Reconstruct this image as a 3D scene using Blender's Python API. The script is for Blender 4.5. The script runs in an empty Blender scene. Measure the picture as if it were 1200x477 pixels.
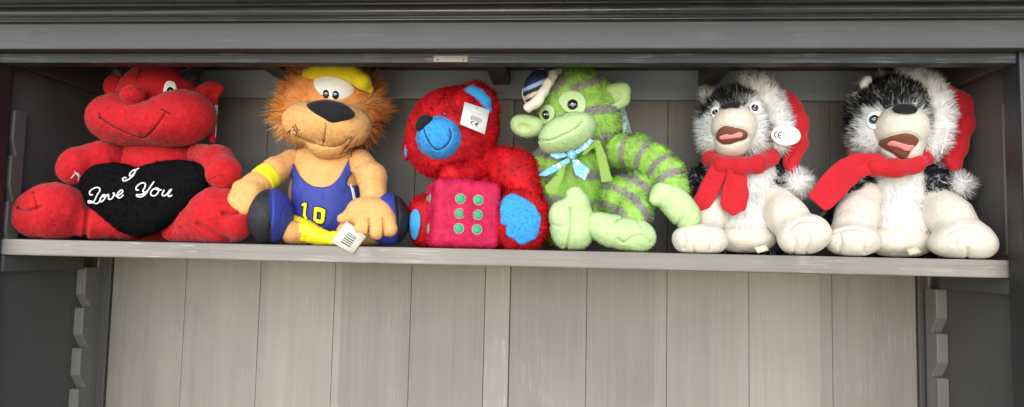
import bpy, math, random
import numpy as np

rng = np.random.default_rng(7)
random.seed(7)
SC = bpy.context.scene
COL = SC.collection

# ------------------------------------------------------------------ camera
F_PX, PITCH, YAW, ROLL = 809.1, 0.0721, 0.0773, 0.0219      # focal length in photo pixels (photo 1200 x 477)
CAM = np.array([0.0495, -0.8213, -0.0045])
FW = np.array([-math.sin(YAW)*math.cos(PITCH), math.cos(YAW)*math.cos(PITCH), math.sin(PITCH)])
_rt = np.array([math.cos(YAW), math.sin(YAW), 0.0])
_up = np.cross(_rt, FW)
RT = math.cos(ROLL)*_rt + math.sin(ROLL)*_up
UP = -math.sin(ROLL)*_rt + math.cos(ROLL)*_up

def at(px, py, Y):
    """the point that lies at depth Y behind pixel (px, py)"""
    d = FW + RT*((px-600)/F_PX) - UP*((py-238.5)/F_PX)
    return CAM + d*((Y-CAM[1])/d[1])

def mpp(px, Y):
    """metres per photo pixel at that depth"""
    p = at(px, 238.5, Y)
    return float((p-CAM) @ FW)/F_PX

def to_px(P):
    d = P-CAM
    z = d @ FW
    return np.stack([600+F_PX*(d @ RT)/z, 238.5-F_PX*(d @ UP)/z], -1)

# ------------------------------------------------------------------ colour
def srgb(r, g, b):
    c = np.array([r, g, b], float)/255
    return np.where(c <= .04045, c/12.92, ((c+.055)/1.055)**2.4)

# ------------------------------------------------------------------ noise
def _hash(i, j, k):
    h = (i*374761393 + j*668265263 + k*2147483647 + 1013904223) & 0xffffffff
    h = ((h ^ (h >> 13))*1274126177) & 0xffffffff
    return ((h ^ (h >> 16)) & 0xffff)/65535.0

def vnoise(P, freq):
    q = P*freq
    i = np.floor(q).astype(np.int64); f = q-i
    f = f*f*(3-2*f)
    out = 0
    for dx in (0, 1):
        for dy in (0, 1):
            for dz in (0, 1):
                w = (f[:, 0] if dx else 1-f[:, 0])*(f[:, 1] if dy else 1-f[:, 1])*(f[:, 2] if dz else 1-f[:, 2])
                out = out + w*_hash(i[:, 0]+dx, i[:, 1]+dy, i[:, 2]+dz)
    return out*2-1

# ------------------------------------------------------------------ distance fields: (function, low corner, high corner)
def rotm(rot=0, yaw=0, tilt=0):
    """rot turns clockwise on the picture, yaw turns about the vertical, tilt leans towards the back"""
    a = math.radians(rot); b = math.radians(yaw); c = math.radians(tilt)
    A = np.array([[math.cos(a), 0, math.sin(a)], [0, 1, 0], [-math.sin(a), 0, math.cos(a)]])
    B = np.array([[math.cos(b), -math.sin(b), 0], [math.sin(b), math.cos(b), 0], [0, 0, 1]])
    D = np.array([[1, 0, 0], [0, math.cos(c), -math.sin(c)], [0, math.sin(c), math.cos(c)]])
    return A @ B @ D

def ell_w(c, r, R=np.eye(3)):
    c = np.asarray(c, float); r = np.asarray(r, float)
    def f(P):
        q = (P-c) @ R
        k0 = np.sqrt(((q/r)**2).sum(1)); k1 = np.sqrt(((q/(r*r))**2).sum(1))
        return k0*(k0-1)/np.maximum(k1, 1e-9)
    ext = np.sqrt(((R*r)**2).sum(1))
    return (f, c-ext, c+ext)

def ell(px, py, Y, rx, rz, rd=None, rot=0, yaw=0, tilt=0):
    s = mpp(px, Y)
    if rd is None: rd = (rx+rz)/2
    return ell_w(at(px, py, Y), np.array([rx, rd, rz])*s, rotm(rot, yaw, tilt))

def cap_w(a, b, ra, rb):
    a = np.asarray(a, float); b = np.asarray(b, float); ba = b-a; L = float(ba @ ba)+1e-12
    def f(P):
        h = np.clip(((P-a) @ ba)/L, 0, 1)
        return np.sqrt(((P-a-h[:, None]*ba)**2).sum(1)) - (ra+(rb-ra)*h)
    return (f, np.minimum(a-ra, b-rb), np.maximum(a+ra, b+rb))

def smin(a, b, k):
    h = np.clip(.5+.5*(b-a)/k, 0, 1)
    return b*(1-h)+a*h-k*h*(1-h)

def smax(a, b, k): return -smin(-a, -b, k)

def U(k, *prims):
    fs = [p[0] for p in prims]
    lo = np.min([p[1] for p in prims], 0)-k*.3; hi = np.max([p[2] for p in prims], 0)+k*.3
    def f(P):
        d = fs[0](P)
        for g in fs[1:]: d = smin(d, g(P), k)
        return d
    return (f, lo, hi)

def limb(pts, k=.006):
    """chain of round cones through (px, py, Y, r_px)"""
    W = [(at(x, y, Y), r*mpp(x, Y)) for x, y, Y, r in pts]
    return U(k, *[cap_w(W[i][0], W[i+1][0], W[i][1], W[i+1][1]) for i in range(len(W)-1)])

def smooth_poly(pts, n=8, closed=True):
    P = np.asarray(pts, float); m = len(P); out = []
    for i in range(m if closed else m-1):
        if closed: a, b, c, d = P[(i-1) % m], P[i], P[(i+1) % m], P[(i+2) % m]
        else: a, b, c, d = P[max(i-1, 0)], P[i], P[i+1], P[min(i+2, m-1)]
        for t in np.arange(n)/n:
            out.append(.5*(2*b+(c-a)*t+(2*a-5*b+4*c-d)*t*t+(3*b-a-3*c+d)*t**3))
    if not closed: out.append(P[-1])
    return np.array(out)

def poly_d(Q, poly):
    """signed distance of 2-D points to a closed polygon, negative inside"""
    out = np.empty(len(Q))
    A = poly; B = np.roll(poly, -1, 0); E = B-A; L = (E*E).sum(1)+1e-12
    for s in range(0, len(Q), 20000):
        q = Q[s:s+20000, None, :]
        w = q-A
        t = np.clip((w*E).sum(2)/L, 0, 1)
        d = np.sqrt(((w-t[..., None]*E)**2).sum(2).min(1))
        y0 = A[:, 1] <= q[..., 1]; y1 = B[:, 1] <= q[..., 1]
        xc = A[:, 0]+(q[..., 1]-A[:, 1])/np.where(np.abs(E[:, 1]) < 1e-9, 1e-9, E[:, 1])*E[:, 0]
        ins = ((y0 != y1) & (q[..., 0] < xc)).sum(1) % 2 == 1
        out[s:s+20000] = np.where(ins, -d, d)
    return out

def line_d(Q, line):
    A = line[:-1]; E = line[1:]-A; L = (E*E).sum(1)+1e-12
    out = np.empty(len(Q))
    for s in range(0, len(Q), 20000):
        w = Q[s:s+20000, None, :]-A
        t = np.clip((w*E).sum(2)/L, 0, 1)
        out[s:s+20000] = np.sqrt(((w-t[..., None]*E)**2).sum(2).min(1))
    return out

def seam(p, line, depth=.002, w=2.0, smooth=True):
    """presses a stitched crease (a line of pixels) into a form"""
    l = smooth_poly(line, 5, False) if smooth else np.asarray(line, float)
    f0 = p[0]
    return (lambda P: f0(P)+depth*np.exp(-(line_d(to_px(P), l)/w)**2), p[1], p[2])

def lumpy(p, amp, freq):
    f0 = p[0]
    return (lambda P: f0(P)+amp*vnoise(P, freq)+amp*.5*vnoise(P+3.3, freq*2.1), p[1]-amp, p[2]+amp)

def grow(p, a):
    f0 = p[0]
    return (lambda P: f0(P)-a, p[1]-a, p[2]+a)

def cut(p, q, k=.002):
    f0, f1 = p[0], q[0]
    return (lambda P: smax(f0(P), -f1(P), k), p[1], p[2])

def both(p, g, k=.002):
    f0 = p[0]
    return (lambda P: smax(f0(P), g(P), k), p[1], p[2])

def drop(p, pts, y0=.03, y1=.31, n=420):
    """pixels projected on to the front of a form"""
    Y = np.linspace(y0, y1, n)
    pts = np.asarray(pts, float)
    G = np.array([[at(x, y, yy) for yy in (y0, y1)] for x, y in pts])
    t = (Y-y0)/(y1-y0)
    A = G[:, :1]+(G[:, 1:]-G[:, :1])*t[None, :, None]
    d = p[0](A.reshape(-1, 3)).reshape(len(pts), n)
    hit = np.argmax(d < 0, 1); miss = ~(d < 0).any(1)
    hit[miss] = np.argmin(d[miss], 1)
    return A[np.arange(len(pts)), hit]

def patch(p, poly, t=.0015, off=0.0, k=.0012, ymax=None, smooth=True):
    """a piece of cloth lying on the front of a form, its outline given in pixels"""
    pl = smooth_poly(poly, 6) if smooth else np.asarray(poly, float)
    c = pl.mean(0)
    S = drop(p, np.concatenate([pl, c+(pl-c)*.6, c+(pl-c)*.3]))
    y0, y1 = S[:, 1].min()-off-t-.004, (S[:, 1].max()+.006 if ymax is None else ymax)
    C = np.array([at(x, y, yy) for x, y in pl for yy in (y0, y1)])
    s = mpp(c[0], (y0+y1)/2); f0 = p[0]
    def f(P):
        d2 = poly_d(to_px(P), pl)*s
        d = smax(np.abs(f0(P)-off)-t, d2, k)
        return np.maximum(d, P[:, 1]-y1)
    lo = C.min(0)-.002; hi = C.max(0)+.002
    lo[1] = y0
    return (f, lo, hi)

def slab(poly, Yf, t, k=.002, smooth=True):
    """a padded sheet whose outline is given in pixels and whose depth is Yf(px, py)"""
    pl = smooth_poly(poly, 6) if smooth else np.asarray(poly, float)
    if not callable(Yf):
        yc = Yf; Yf = lambda x, y: yc+0*x
    ys = np.array([Yf(np.array([x]), np.array([y]))[0] for x, y in pl])
    C = np.array([at(x, y, yy+e) for (x, y), yy in zip(pl, ys) for e in (-t, t)])
    s = mpp(pl[:, 0].mean(), ys.mean())
    def f(P):
        q = to_px(P)
        return smax(np.abs(P[:, 1]-Yf(q[:, 0], q[:, 1]))-t, poly_d(q, pl)*s, k)
    pad = t*3+.004
    return (f, C.min(0)-pad, C.max(0)+pad)

def cushion(poly, Yc, H, Rpx):
    """a stuffed cushion: full in the middle, thin at the seam"""
    pl = smooth_poly(poly, 6)
    s = mpp(pl[:, 0].mean(), Yc)
    C = np.array([at(x, y, Yc+e) for x, y in pl for e in (-H, H)])
    def f(P):
        d2 = poly_d(to_px(P), pl)
        u = np.clip(-d2/Rpx, 0, 1)
        h = H*np.sqrt(1-(1-u)**2)
        return smax(np.abs(P[:, 1]-Yc)-h, d2*s, .003)*.6
    return (f, C.min(0)-.006, C.max(0)+.006)

# ------------------------------------------------------------------ form -> mesh (surface nets)
def mesh_of(p, h=.002):
    f, lo, hi = p
    lo = lo-2*h; hi = hi+2*h
    n = np.maximum(np.ceil((hi-lo)/h).astype(int)+1, 4)
    ax = [lo[i]+h*np.arange(n[i]) for i in range(3)]
    G = np.stack(np.meshgrid(*ax, indexing='ij'), -1).reshape(-1, 3)
    D = np.concatenate([f(G[s:s+200000]) for s in range(0, len(G), 200000)]).reshape(n)
    I = D < 0
    c = [I[a:n[0]-1+a, b:n[1]-1+b, d:n[2]-1+d] for a in (0, 1) for b in (0, 1) for d in (0, 1)]
    cnt = sum(x.astype(np.int8) for x in c)
    act = (cnt > 0) & (cnt < 8)
    idx = -np.ones(act.shape, np.int64); cells = np.argwhere(act); idx[act] = np.arange(len(cells))
    acc = np.zeros((len(cells), 3)); wn = np.zeros(len(cells))
    for axis in range(3):
        o = [(a, b) for a in (0, 1) for b in (0, 1)]
        for a, b in o:
            e0 = np.zeros(3, int); oth = [i for i in range(3) if i != axis]
            e0[oth[0]] = a; e0[oth[1]] = b
            e1 = e0.copy(); e1[axis] = 1
            i0 = cells+e0; i1 = cells+e1
            d0 = D[i0[:, 0], i0[:, 1], i0[:, 2]]; d1 = D[i1[:, 0], i1[:, 1], i1[:, 2]]
            cr = (d0 < 0) != (d1 < 0)
            t = np.where(cr, d0/np.where(np.abs(d0-d1) < 1e-12, 1e-12, d0-d1), 0)
            q = i0.astype(float); q[:, axis] += t
            acc += np.where(cr[:, None], q, 0); wn += cr
    V = lo+h*acc/np.maximum(wn, 1)[:, None]
    quads = []
    for axis in range(3):
        a, b = [(1, 2), (2, 0), (0, 1)][axis]
        s0 = [slice(None)]*3; s1 = [slice(None)]*3
        s0[axis] = slice(0, n[axis]-1); s1[axis] = slice(1, n[axis])
        ch = I[tuple(s0)] != I[tuple(s1)]
        E = np.argwhere(ch)
        E = E[(E[:, a] > 0) & (E[:, b] > 0) & (E[:, a] < n[a]-1) & (E[:, b] < n[b]-1)]
        if not len(E): continue
        ua = np.zeros(3, int); ua[a] = 1; ub = np.zeros(3, int); ub[b] = 1
        def g(X): return idx[X[:, 0], X[:, 1], X[:, 2]]
        q = np.stack([g(E-ua-ub), g(E-ub), g(E), g(E-ua)], 1)
        flip = ~I[E[:, 0], E[:, 1], E[:, 2]]
        q[flip] = q[flip][:, ::-1]
        quads.append(q)
    Q = np.concatenate(quads)
    Q = Q[(Q >= 0).all(1)]
    for _ in range(2):
        d, N = value_grad(f, V)
        st = np.clip(d, -h*.6, h*.6)
        V = V-N*st[:, None]
    _, N = value_grad(f, V)
    return V, Q, N

def value_grad(f, V, e=4e-4):
    d = f(V); g = np.stack([f(V+np.eye(3)[i]*e)-f(V-np.eye(3)[i]*e) for i in range(3)], 1)/(2*e)
    L = np.sqrt((g*g).sum(1)); N = g/np.maximum(L, 1e-9)[:, None]
    return d/np.clip(L, .3, 3), N

# ------------------------------------------------------------------ pile: every hair a tapered blade
def pile(V, Q, N, per_m2, L, w, comb=(0, 0, -1), lift=.6, jit=.35, droop=.3, lcol=None, keep=None, back=.75, tuft=.55, cell=.0085, tone=1.):
    A, B, C, D = V[Q[:, 0]], V[Q[:, 1]], V[Q[:, 2]], V[Q[:, 3]]
    ar = .5*np.linalg.norm(np.cross(C-A, D-B), axis=1)
    ar = np.where(N[Q[:, 0]][:, 1] > back, 0, ar)
    n = int(ar.sum()*per_m2)
    if n < 3: return None
    fi = rng.choice(len(Q), n, p=ar/ar.sum())
    u = rng.random((n, 1)); v = rng.random((n, 1))
    mix = lambda X: (X[Q[fi, 0]]*(1-u)*(1-v)+X[Q[fi, 1]]*u*(1-v)+X[Q[fi, 2]]*u*v+X[Q[fi, 3]]*(1-u)*v)
    P = mix(V); M = mix(N); M /= np.linalg.norm(M, axis=1)[:, None]+1e-9
    if keep is not None:
        ok = keep(P, to_px(P)) > rng.random(n); P = P[ok]; M = M[ok]; n = len(P)
    if n < 3: return None
    cb = comb(P, to_px(P)) if callable(comb) else np.tile(np.array(comb, float), (n, 1))
    clump = np.stack([vnoise(P+7.1*i, 130.) for i in range(3)], 1)
    d = M*lift+cb*(1-lift)+rng.normal(size=(n, 3))*jit*.6+clump*jit*.9
    inw = (d*M).sum(1)
    d += M*np.clip(.12-inw, 0, None)[:, None]
    d /= np.linalg.norm(d, axis=1)[:, None]
    ln = (L(P, to_px(P)) if callable(L) else np.full(n, L))*(rng.random(n)*.6+.6)
    d2 = d+cb*droop+rng.normal(size=(n, 3))*.12; d2 /= np.linalg.norm(d2, axis=1)[:, None]
    # hairs of one tuft lean together
    ci = np.floor((P+.0015*rng.normal(size=(n, 3)))/cell).astype(np.int64)
    _, ti = np.unique(ci[:, 0]*73856093 ^ ci[:, 1]*19349663 ^ ci[:, 2]*83492791, return_inverse=True)
    ti = ti.ravel(); nt_ = ti.max()+1; cn = np.bincount(ti, minlength=nt_)[:, None]
    ctr = np.stack([np.bincount(ti, P[:, i], nt_) for i in range(3)], 1)/cn
    tdir = rng.normal(size=(nt_, 3))*jit*.55; tlen = rng.random(nt_)*.5+.75; ttone = rng.random(nt_)*2-1
    d = d+tdir[ti]*tuft; d += M*np.clip(.10-(d*M).sum(1), 0, None)[:, None]; d /= np.linalg.norm(d, axis=1)[:, None]
    ln = ln*(1+(tlen[ti]-1)*tuft*1.2); d2 = d2+tdir[ti]*tuft; d2 /= np.linalg.norm(d2, axis=1)[:, None]
    pull = (ctr[ti]-P)*tuft; pull *= np.minimum(1, ln*.6/(np.linalg.norm(pull, axis=1)+1e-9))[:, None]
    W = np.cross(d, M)+rng.normal(size=(n, 3))*.25; W -= d*(W*d).sum(1)[:, None]
    W /= np.linalg.norm(W, axis=1)[:, None]+1e-9
    W *= (w*(rng.random(n)*.6+.7)*.5)[:, None]
    R0 = P-M*.001; R1 = P+d*(ln*.55)[:, None]+pull*.45; R2 = R1+d2*(ln*.45)[:, None]+pull*.55
    VV = np.stack([R0-W, R0+W, R1+W*.75, R1-W*.75, R2], 1).reshape(-1, 3)
    NN = np.cross(W, d); NN /= np.linalg.norm(NN, axis=1)[:, None]+1e-9
    NN = NN*.32+M*.68+rng.normal(size=(n, 3))*.12; NN /= np.linalg.norm(NN, axis=1)[:, None]
    NN = np.repeat(NN, 5, 0)
    b = np.arange(n)[:, None]*5
    q = b+np.array([0, 1, 2, 3]); t = b+np.array([3, 2, 4])
    return VV, q, t, NN, np.repeat(P, 5, 0), np.repeat(((rng.random(n)*2-1)*.6+ttone[ti]*.75)*tone, 5)

# ------------------------------------------------------------------ linking
def put(name, V, quads=None, tris=None, cols=None, mat=None, parent=None, normals=None, smooth=True):
    root = parent
    while root is not None and root.parent is not None: root = root.parent
    if root is not None: V = V-np.array(root.location)
    m = bpy.data.meshes.new(name)
    nq = 0 if quads is None else len(quads); nt = 0 if tris is None else len(tris)
    m.vertices.add(len(V)); m.vertices.foreach_set('co', np.ascontiguousarray(V, np.float32).ravel())
    lv = np.concatenate(([] if not nq else [quads.ravel()])+([] if not nt else [tris.ravel()])).astype(np.int32)
    m.loops.add(len(lv)); m.loops.foreach_set('vertex_index', lv)
    m.polygons.add(nq+nt)
    st = np.concatenate([np.arange(nq)*4, nq*4+np.arange(nt)*3]).astype(np.int32)
    m.polygons.foreach_set('loop_start', st)
    m.update(calc_edges=True); m.validate()
    if smooth: m.polygons.foreach_set('use_smooth', np.ones(len(m.polygons), bool))
    if cols is not None:
        a = m.color_attributes.new('Col', 'FLOAT_COLOR', 'POINT')
        c4 = np.ones((len(V), 4), np.float32); c4[:, :3] = cols
        a.data.foreach_set('color', c4.ravel())
    if normals is not None and len(m.vertices) == len(normals):
        m.normals_split_custom_set_from_vertices(normals.astype(np.float32).tolist())
    if mat: m.materials.append(mat)
    o = bpy.data.objects.new(name, m); COL.objects.link(o)
    if parent is not None: o.parent = parent
    return o

def form(name, p, col, mat, parent, h=.002, hair=None):
    """a stuffed piece: mesh of a distance field, its colour a constant or a function of place, perhaps with a pile"""
    V, Q, N = mesh_of(p, h)
    cf = col if callable(col) else (lambda P, q: np.tile(np.asarray(col, float), (len(P), 1)))
    C = cf(V, to_px(V))
    if not hair: return put(name, V, Q, None, C, mat, parent)
    hairs = hair if isinstance(hair, list) else [hair]
    VV, QQ, TT, NN, CC = [V], [Q], [], [N], [C]; base = len(V)
    for hr in hairs:
        r = pile(V, Q, N, **hr)
        if r is None: continue
        v, q, t, nn, roots, rnd = r
        lc = hr.get('lcol') or cf
        c = lc(roots, to_px(roots))*(1+.13*rnd[:, None])
        VV.append(v); QQ.append(q+base); TT.append(t+base); NN.append(nn); CC.append(np.clip(c, 0, 1)); base += len(v)
    return put(name, np.concatenate(VV), np.concatenate(QQ), np.concatenate(TT) if TT else None, np.concatenate(CC), mat, parent, np.concatenate(NN))

def tube_geo(P, r, n=7):
    T = np.gradient(P, axis=0); T /= np.linalg.norm(T, axis=1)[:, None]+1e-12
    ref = np.array([0, 1., 0]); A = np.cross(T, ref)
    A = np.where(np.linalg.norm(A, axis=1)[:, None] < .05, np.cross(T, [0, 0, 1.]), A); A /= np.linalg.norm(A, axis=1)[:, None]
    B = np.cross(T, A); m = len(P)
    rr = np.full(m, r) if np.isscalar(r) else np.asarray(r)
    k = np.arange(n)*2*math.pi/n
    V = (P[:, None]+rr[:, None, None]*(A[:, None]*np.cos(k)[None, :, None]+B[:, None]*np.sin(k)[None, :, None])).reshape(-1, 3)
    Q = [[i*n+j, i*n+(j+1) % n, (i+1)*n+(j+1) % n, (i+1)*n+j] for i in range(m-1) for j in range(n)]
    V = np.concatenate([V, P[:1], P[-1:]])
    c0, c1 = len(V)-2, len(V)-1
    T3 = [[c0, (j+1) % n, j] for j in range(n)]+[[c1, (m-1)*n+j, (m-1)*n+(j+1) % n] for j in range(n)]
    return V, (np.array(Q), np.array(T3))

def stitches(name, p, lines, r, col, mat, parent, lift=.0006, smooth=True):
    """embroidered lines (pixels) lying on a form, all of one mark in one mesh"""
    VV, QQ, TT, b = [], [], [], 0
    for l in lines:
        l = smooth_poly(l, 6, False) if smooth and len(l) > 2 else np.array([np.asarray(l[0])+(np.asarray(l[-1])-np.asarray(l[0]))*t for t in np.linspace(0, 1, 6)], float)
        S = drop(p, l)
        if len(S) > 4: S[1:-1, 1] = (S[:-2, 1]+S[1:-1, 1]+S[2:, 1])/3
        S[:, 1] -= lift
        V, (Q, T) = tube_geo(S, r)
        VV.append(V); QQ.append(Q+b); TT.append(T+b); b += len(V)
    V = np.concatenate(VV)
    return put(name, V, np.concatenate(QQ), np.concatenate(TT), np.tile(np.asarray(col, float), (len(V), 1)), mat, parent)

def rod(name, pts, r, col, mat, parent):
    V, (Q, T) = tube_geo(np.asarray(pts, float), r)
    return put(name, V, Q, T, np.tile(np.asarray(col, float), (len(V), 1)), mat, parent)

def ball(name, c, r, col, mat, parent, R=np.eye(3), nu=28, nv=18):
    u = np.arange(nu)*2*math.pi/nu; v = np.linspace(0, math.pi, nv)
    S = np.stack([np.outer(np.sin(v), np.cos(u)), np.outer(np.sin(v), np.sin(u)), np.outer(np.cos(v), np.ones(nu))], -1).reshape(-1, 3)
    V = np.asarray(c)+(S*np.asarray(r)) @ R.T
    Q = np.array([[i*nu+j, (i+1)*nu+j, (i+1)*nu+(j+1) % nu, i*nu+(j+1) % nu] for i in range(nv-1) for j in range(nu)])
    cf = col(V, to_px(V)) if callable(col) else np.tile(np.asarray(col, float), (len(V), 1))
    return put(name, V, Q, None, cf, mat, parent)

def button_eye(name, p, x, y, rpx, col, mat, parent, flat=.55, rot=0, rz=None, sink=.0):
    c = drop(p, [(x, y)])[0]; s = mpp(x, c[1]); r = rpx*s
    e = 1e-3
    g = np.array([p[0]((c+np.eye(3)[i]*e)[None])[0]-p[0]((c-np.eye(3)[i]*e)[None])[0] for i in range(3)]); g /= np.linalg.norm(g)
    g = g*.7+np.array([0, -1, 0])*.3; g /= np.linalg.norm(g)
    xax = np.cross(np.array([0, 0, 1.]), g)*1; xax /= np.linalg.norm(xax)
    zax = np.cross(g, xax)
    a = math.radians(rot); xa = math.cos(a)*xax-math.sin(a)*zax; za = math.sin(a)*xax+math.cos(a)*zax
    R = np.stack([xa, g, za], 1)
    return ball(name, c-g*r*sink, np.array([r, r*flat, (rz or rpx)*s]), col, mat, parent, R), c, g

def thing(name, label, cat, loc, group=None):
    o = bpy.data.objects.new(name, None); COL.objects.link(o)
    o.empty_display_size = .02
    o.location = loc; o['label'] = label; o['category'] = cat
    if group: o['group'] = group
    return o

def boxes(name, bs, mat, parent, bevel=.001, label=None, segs=2):
    """axis-aligned boxes (x0,x1,y0,y1,z0,z1) as one mesh"""
    root = parent
    while root is not None and root.parent is not None: root = root.parent
    off = np.array(root.location) if root is not None else np.zeros(3)
    V, Fc = [], []
    for x0, x1, y0, y1, z0, z1 in bs:
        b = len(V)
        V += [tuple(np.array(p)-off) for p in ((x0, y0, z0), (x1, y0, z0), (x1, y1, z0), (x0, y1, z0), (x0, y0, z1), (x1, y0, z1), (x1, y1, z1), (x0, y1, z1))]
        Fc += [(b, b+3, b+2, b+1), (b+4, b+5, b+6, b+7), (b, b+1, b+5, b+4), (b+1, b+2, b+6, b+5), (b+2, b+3, b+7, b+6), (b+3, b, b+4, b+7)]
    m = bpy.data.meshes.new(name); m.from_pydata(V, [], Fc); m.materials.append(mat)
    o = bpy.data.objects.new(name, m); COL.objects.link(o)
    if parent is not None: o.parent = parent
    if bevel:
        mod = o.modifiers.new('Bevel', 'BEVEL'); mod.width = bevel; mod.segments = segs; mod.limit_method = 'ANGLE'
    return o

def prism(name, prof, axis, a0, a1, mat, parent, bevel=.0008, smooth=False):
    """a profile of two coordinates drawn out along an axis ('x': profile is (y,z); 'y': profile is (x,z))"""
    root = parent
    while root is not None and root.parent is not None: root = root.parent
    off = np.array(root.location) if root is not None else np.zeros(3)
    mk = (lambda p, a: (a, p[0], p[1])) if axis == 'x' else (lambda p, a: (p[0], a, p[1]))
    n = len(prof)
    V = [tuple(np.array(mk(p, a))-off) for a in (a0, a1) for p in prof]
    Fc = [(i, (i+1) % n, n+(i+1) % n, n+i) for i in range(n)]+[tuple(range(n))[::-1], tuple(range(n, 2*n))]
    m = bpy.data.meshes.new(name); m.from_pydata(V, [], Fc); m.materials.append(mat)
    import bmesh
    bm = bmesh.new(); bm.from_mesh(m); bmesh.ops.recalc_face_normals(bm, faces=bm.faces); bm.to_mesh(m); bm.free()
    o = bpy.data.objects.new(name, m); COL.objects.link(o)
    if parent is not None: o.parent = parent
    if bevel:
        mod = o.modifiers.new('Bevel', 'BEVEL'); mod.width = bevel; mod.segments = 2; mod.limit_method = 'ANGLE'
    if smooth:
        for pl in m.polygons: pl.use_smooth = len(pl.vertices) == 4
    return o

# ------------------------------------------------------------------ materials
def new_mat(name):
    m = bpy.data.materials.new(name); m.use_nodes = True
    nt = m.node_tree; b = nt.nodes['Principled BSDF']
    return m, nt, b

def node(nt, kind, **kw):
    n = nt.nodes.new(kind)
    for k, v in kw.items():
        if k in n.inputs.keys() and not hasattr(n, k): n.inputs[k].default_value = v
        else: setattr(n, k, v)
    return n

def cloth_mat(name, rough=.9, sheen=.0, sheen_tint=(1, 1, 1), var=.18, scale=220, bump=.25, fine=900, spec=.2, blotch=35, sheen_rough=.4, translucent=0):
    m, nt, b = new_mat(name)
    a = node(nt, 'ShaderNodeAttribute'); a.attribute_name = 'Col'
    tc = node(nt, 'ShaderNodeTexCoord')
    n1 = node(nt, 'ShaderNodeTexNoise'); n1.inputs['Scale'].default_value = scale; n1.inputs['Detail'].default_value = 4
    n2 = node(nt, 'ShaderNodeTexNoise'); n2.inputs['Scale'].default_value = blotch; n2.inputs['Detail'].default_value = 3
    n3 = node(nt, 'ShaderNodeTexNoise'); n3.inputs['Scale'].default_value = fine; n3.inputs['Detail'].default_value = 2
    for n in (n1, n2, n3): nt.links.new(tc.outputs['Object'], n.inputs['Vector'])
    ad = node(nt, 'ShaderNodeMath'); ad.operation = 'ADD'
    nt.links.new(n1.outputs['Fac'], ad.inputs[0]); nt.links.new(n2.outputs['Fac'], ad.inputs[1])
    mr = node(nt, 'ShaderNodeMapRange'); mr.inputs['From Min'].default_value = .6; mr.inputs['From Max'].default_value = 1.4
    mr.inputs['To Min'].default_value = 1-var; mr.inputs['To Max'].default_value = 1+var
    nt.links.new(ad.outputs[0], mr.inputs['Value'])
    mx = node(nt, 'ShaderNodeVectorMath'); mx.operation = 'SCALE'
    nt.links.new(a.outputs['Color'], mx.inputs[0]); nt.links.new(mr.outputs[0], mx.inputs['Scale'])
    nt.links.new(mx.outputs[0], b.inputs['Base Color'])
    b.inputs['Roughness'].default_value = rough
    b.inputs['Specular IOR Level'].default_value = spec
    b.inputs['Sheen Weight'].default_value = sheen; b.inputs['Sheen Roughness'].default_value = sheen_rough
    b.inputs['Sheen Tint'].default_value = (*sheen_tint, 1)
    if bump:
        ad2 = node(nt, 'ShaderNodeMath'); ad2.operation = 'ADD'
        nt.links.new(n1.outputs['Fac'], ad2.inputs[0]); nt.links.new(n3.outputs['Fac'], ad2.inputs[1])
        bp = node(nt, 'ShaderNodeBump'); bp.inputs['Strength'].default_value = bump; bp.inputs['Distance'].default_value = .002
        nt.links.new(ad2.outputs[0], bp.inputs['Height']); nt.links.new(bp.outputs[0], b.inputs['Normal'])
    if translucent:
        tr = node(nt, 'ShaderNodeBsdfTranslucent'); nt.links.new(mx.outputs[0], tr.inputs['Color'])
        ms = node(nt, 'ShaderNodeMixShader'); ms.inputs[0].default_value = translucent
        nt.links.new(b.outputs[0], ms.inputs[1]); nt.links.new(tr.outputs[0], ms.inputs[2])
        nt.links.new(ms.outputs[0], nt.nodes['Material Output'].inputs['Surface'])
    return m

def gloss_mat(name, rough=.25, spec=.5, bump=0, coat=0):
    m, nt, b = new_mat(name)
    a = node(nt, 'ShaderNodeAttribute'); a.attribute_name = 'Col'
    nt.links.new(a.outputs['Color'], b.inputs['Base Color'])
    n = node(nt, 'ShaderNodeTexNoise'); n.inputs['Scale'].default_value = 300
    mr = node(nt, 'ShaderNodeMapRange'); mr.inputs['To Min'].default_value = rough*.8; mr.inputs['To Max'].default_value = rough*1.3
    nt.links.new(n.outputs['Fac'], mr.inputs['Value']); nt.links.new(mr.outputs[0], b.inputs['Roughness'])
    b.inputs['Specular IOR Level'].default_value = spec; b.inputs['Coat Weight'].default_value = coat
    return m

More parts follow.
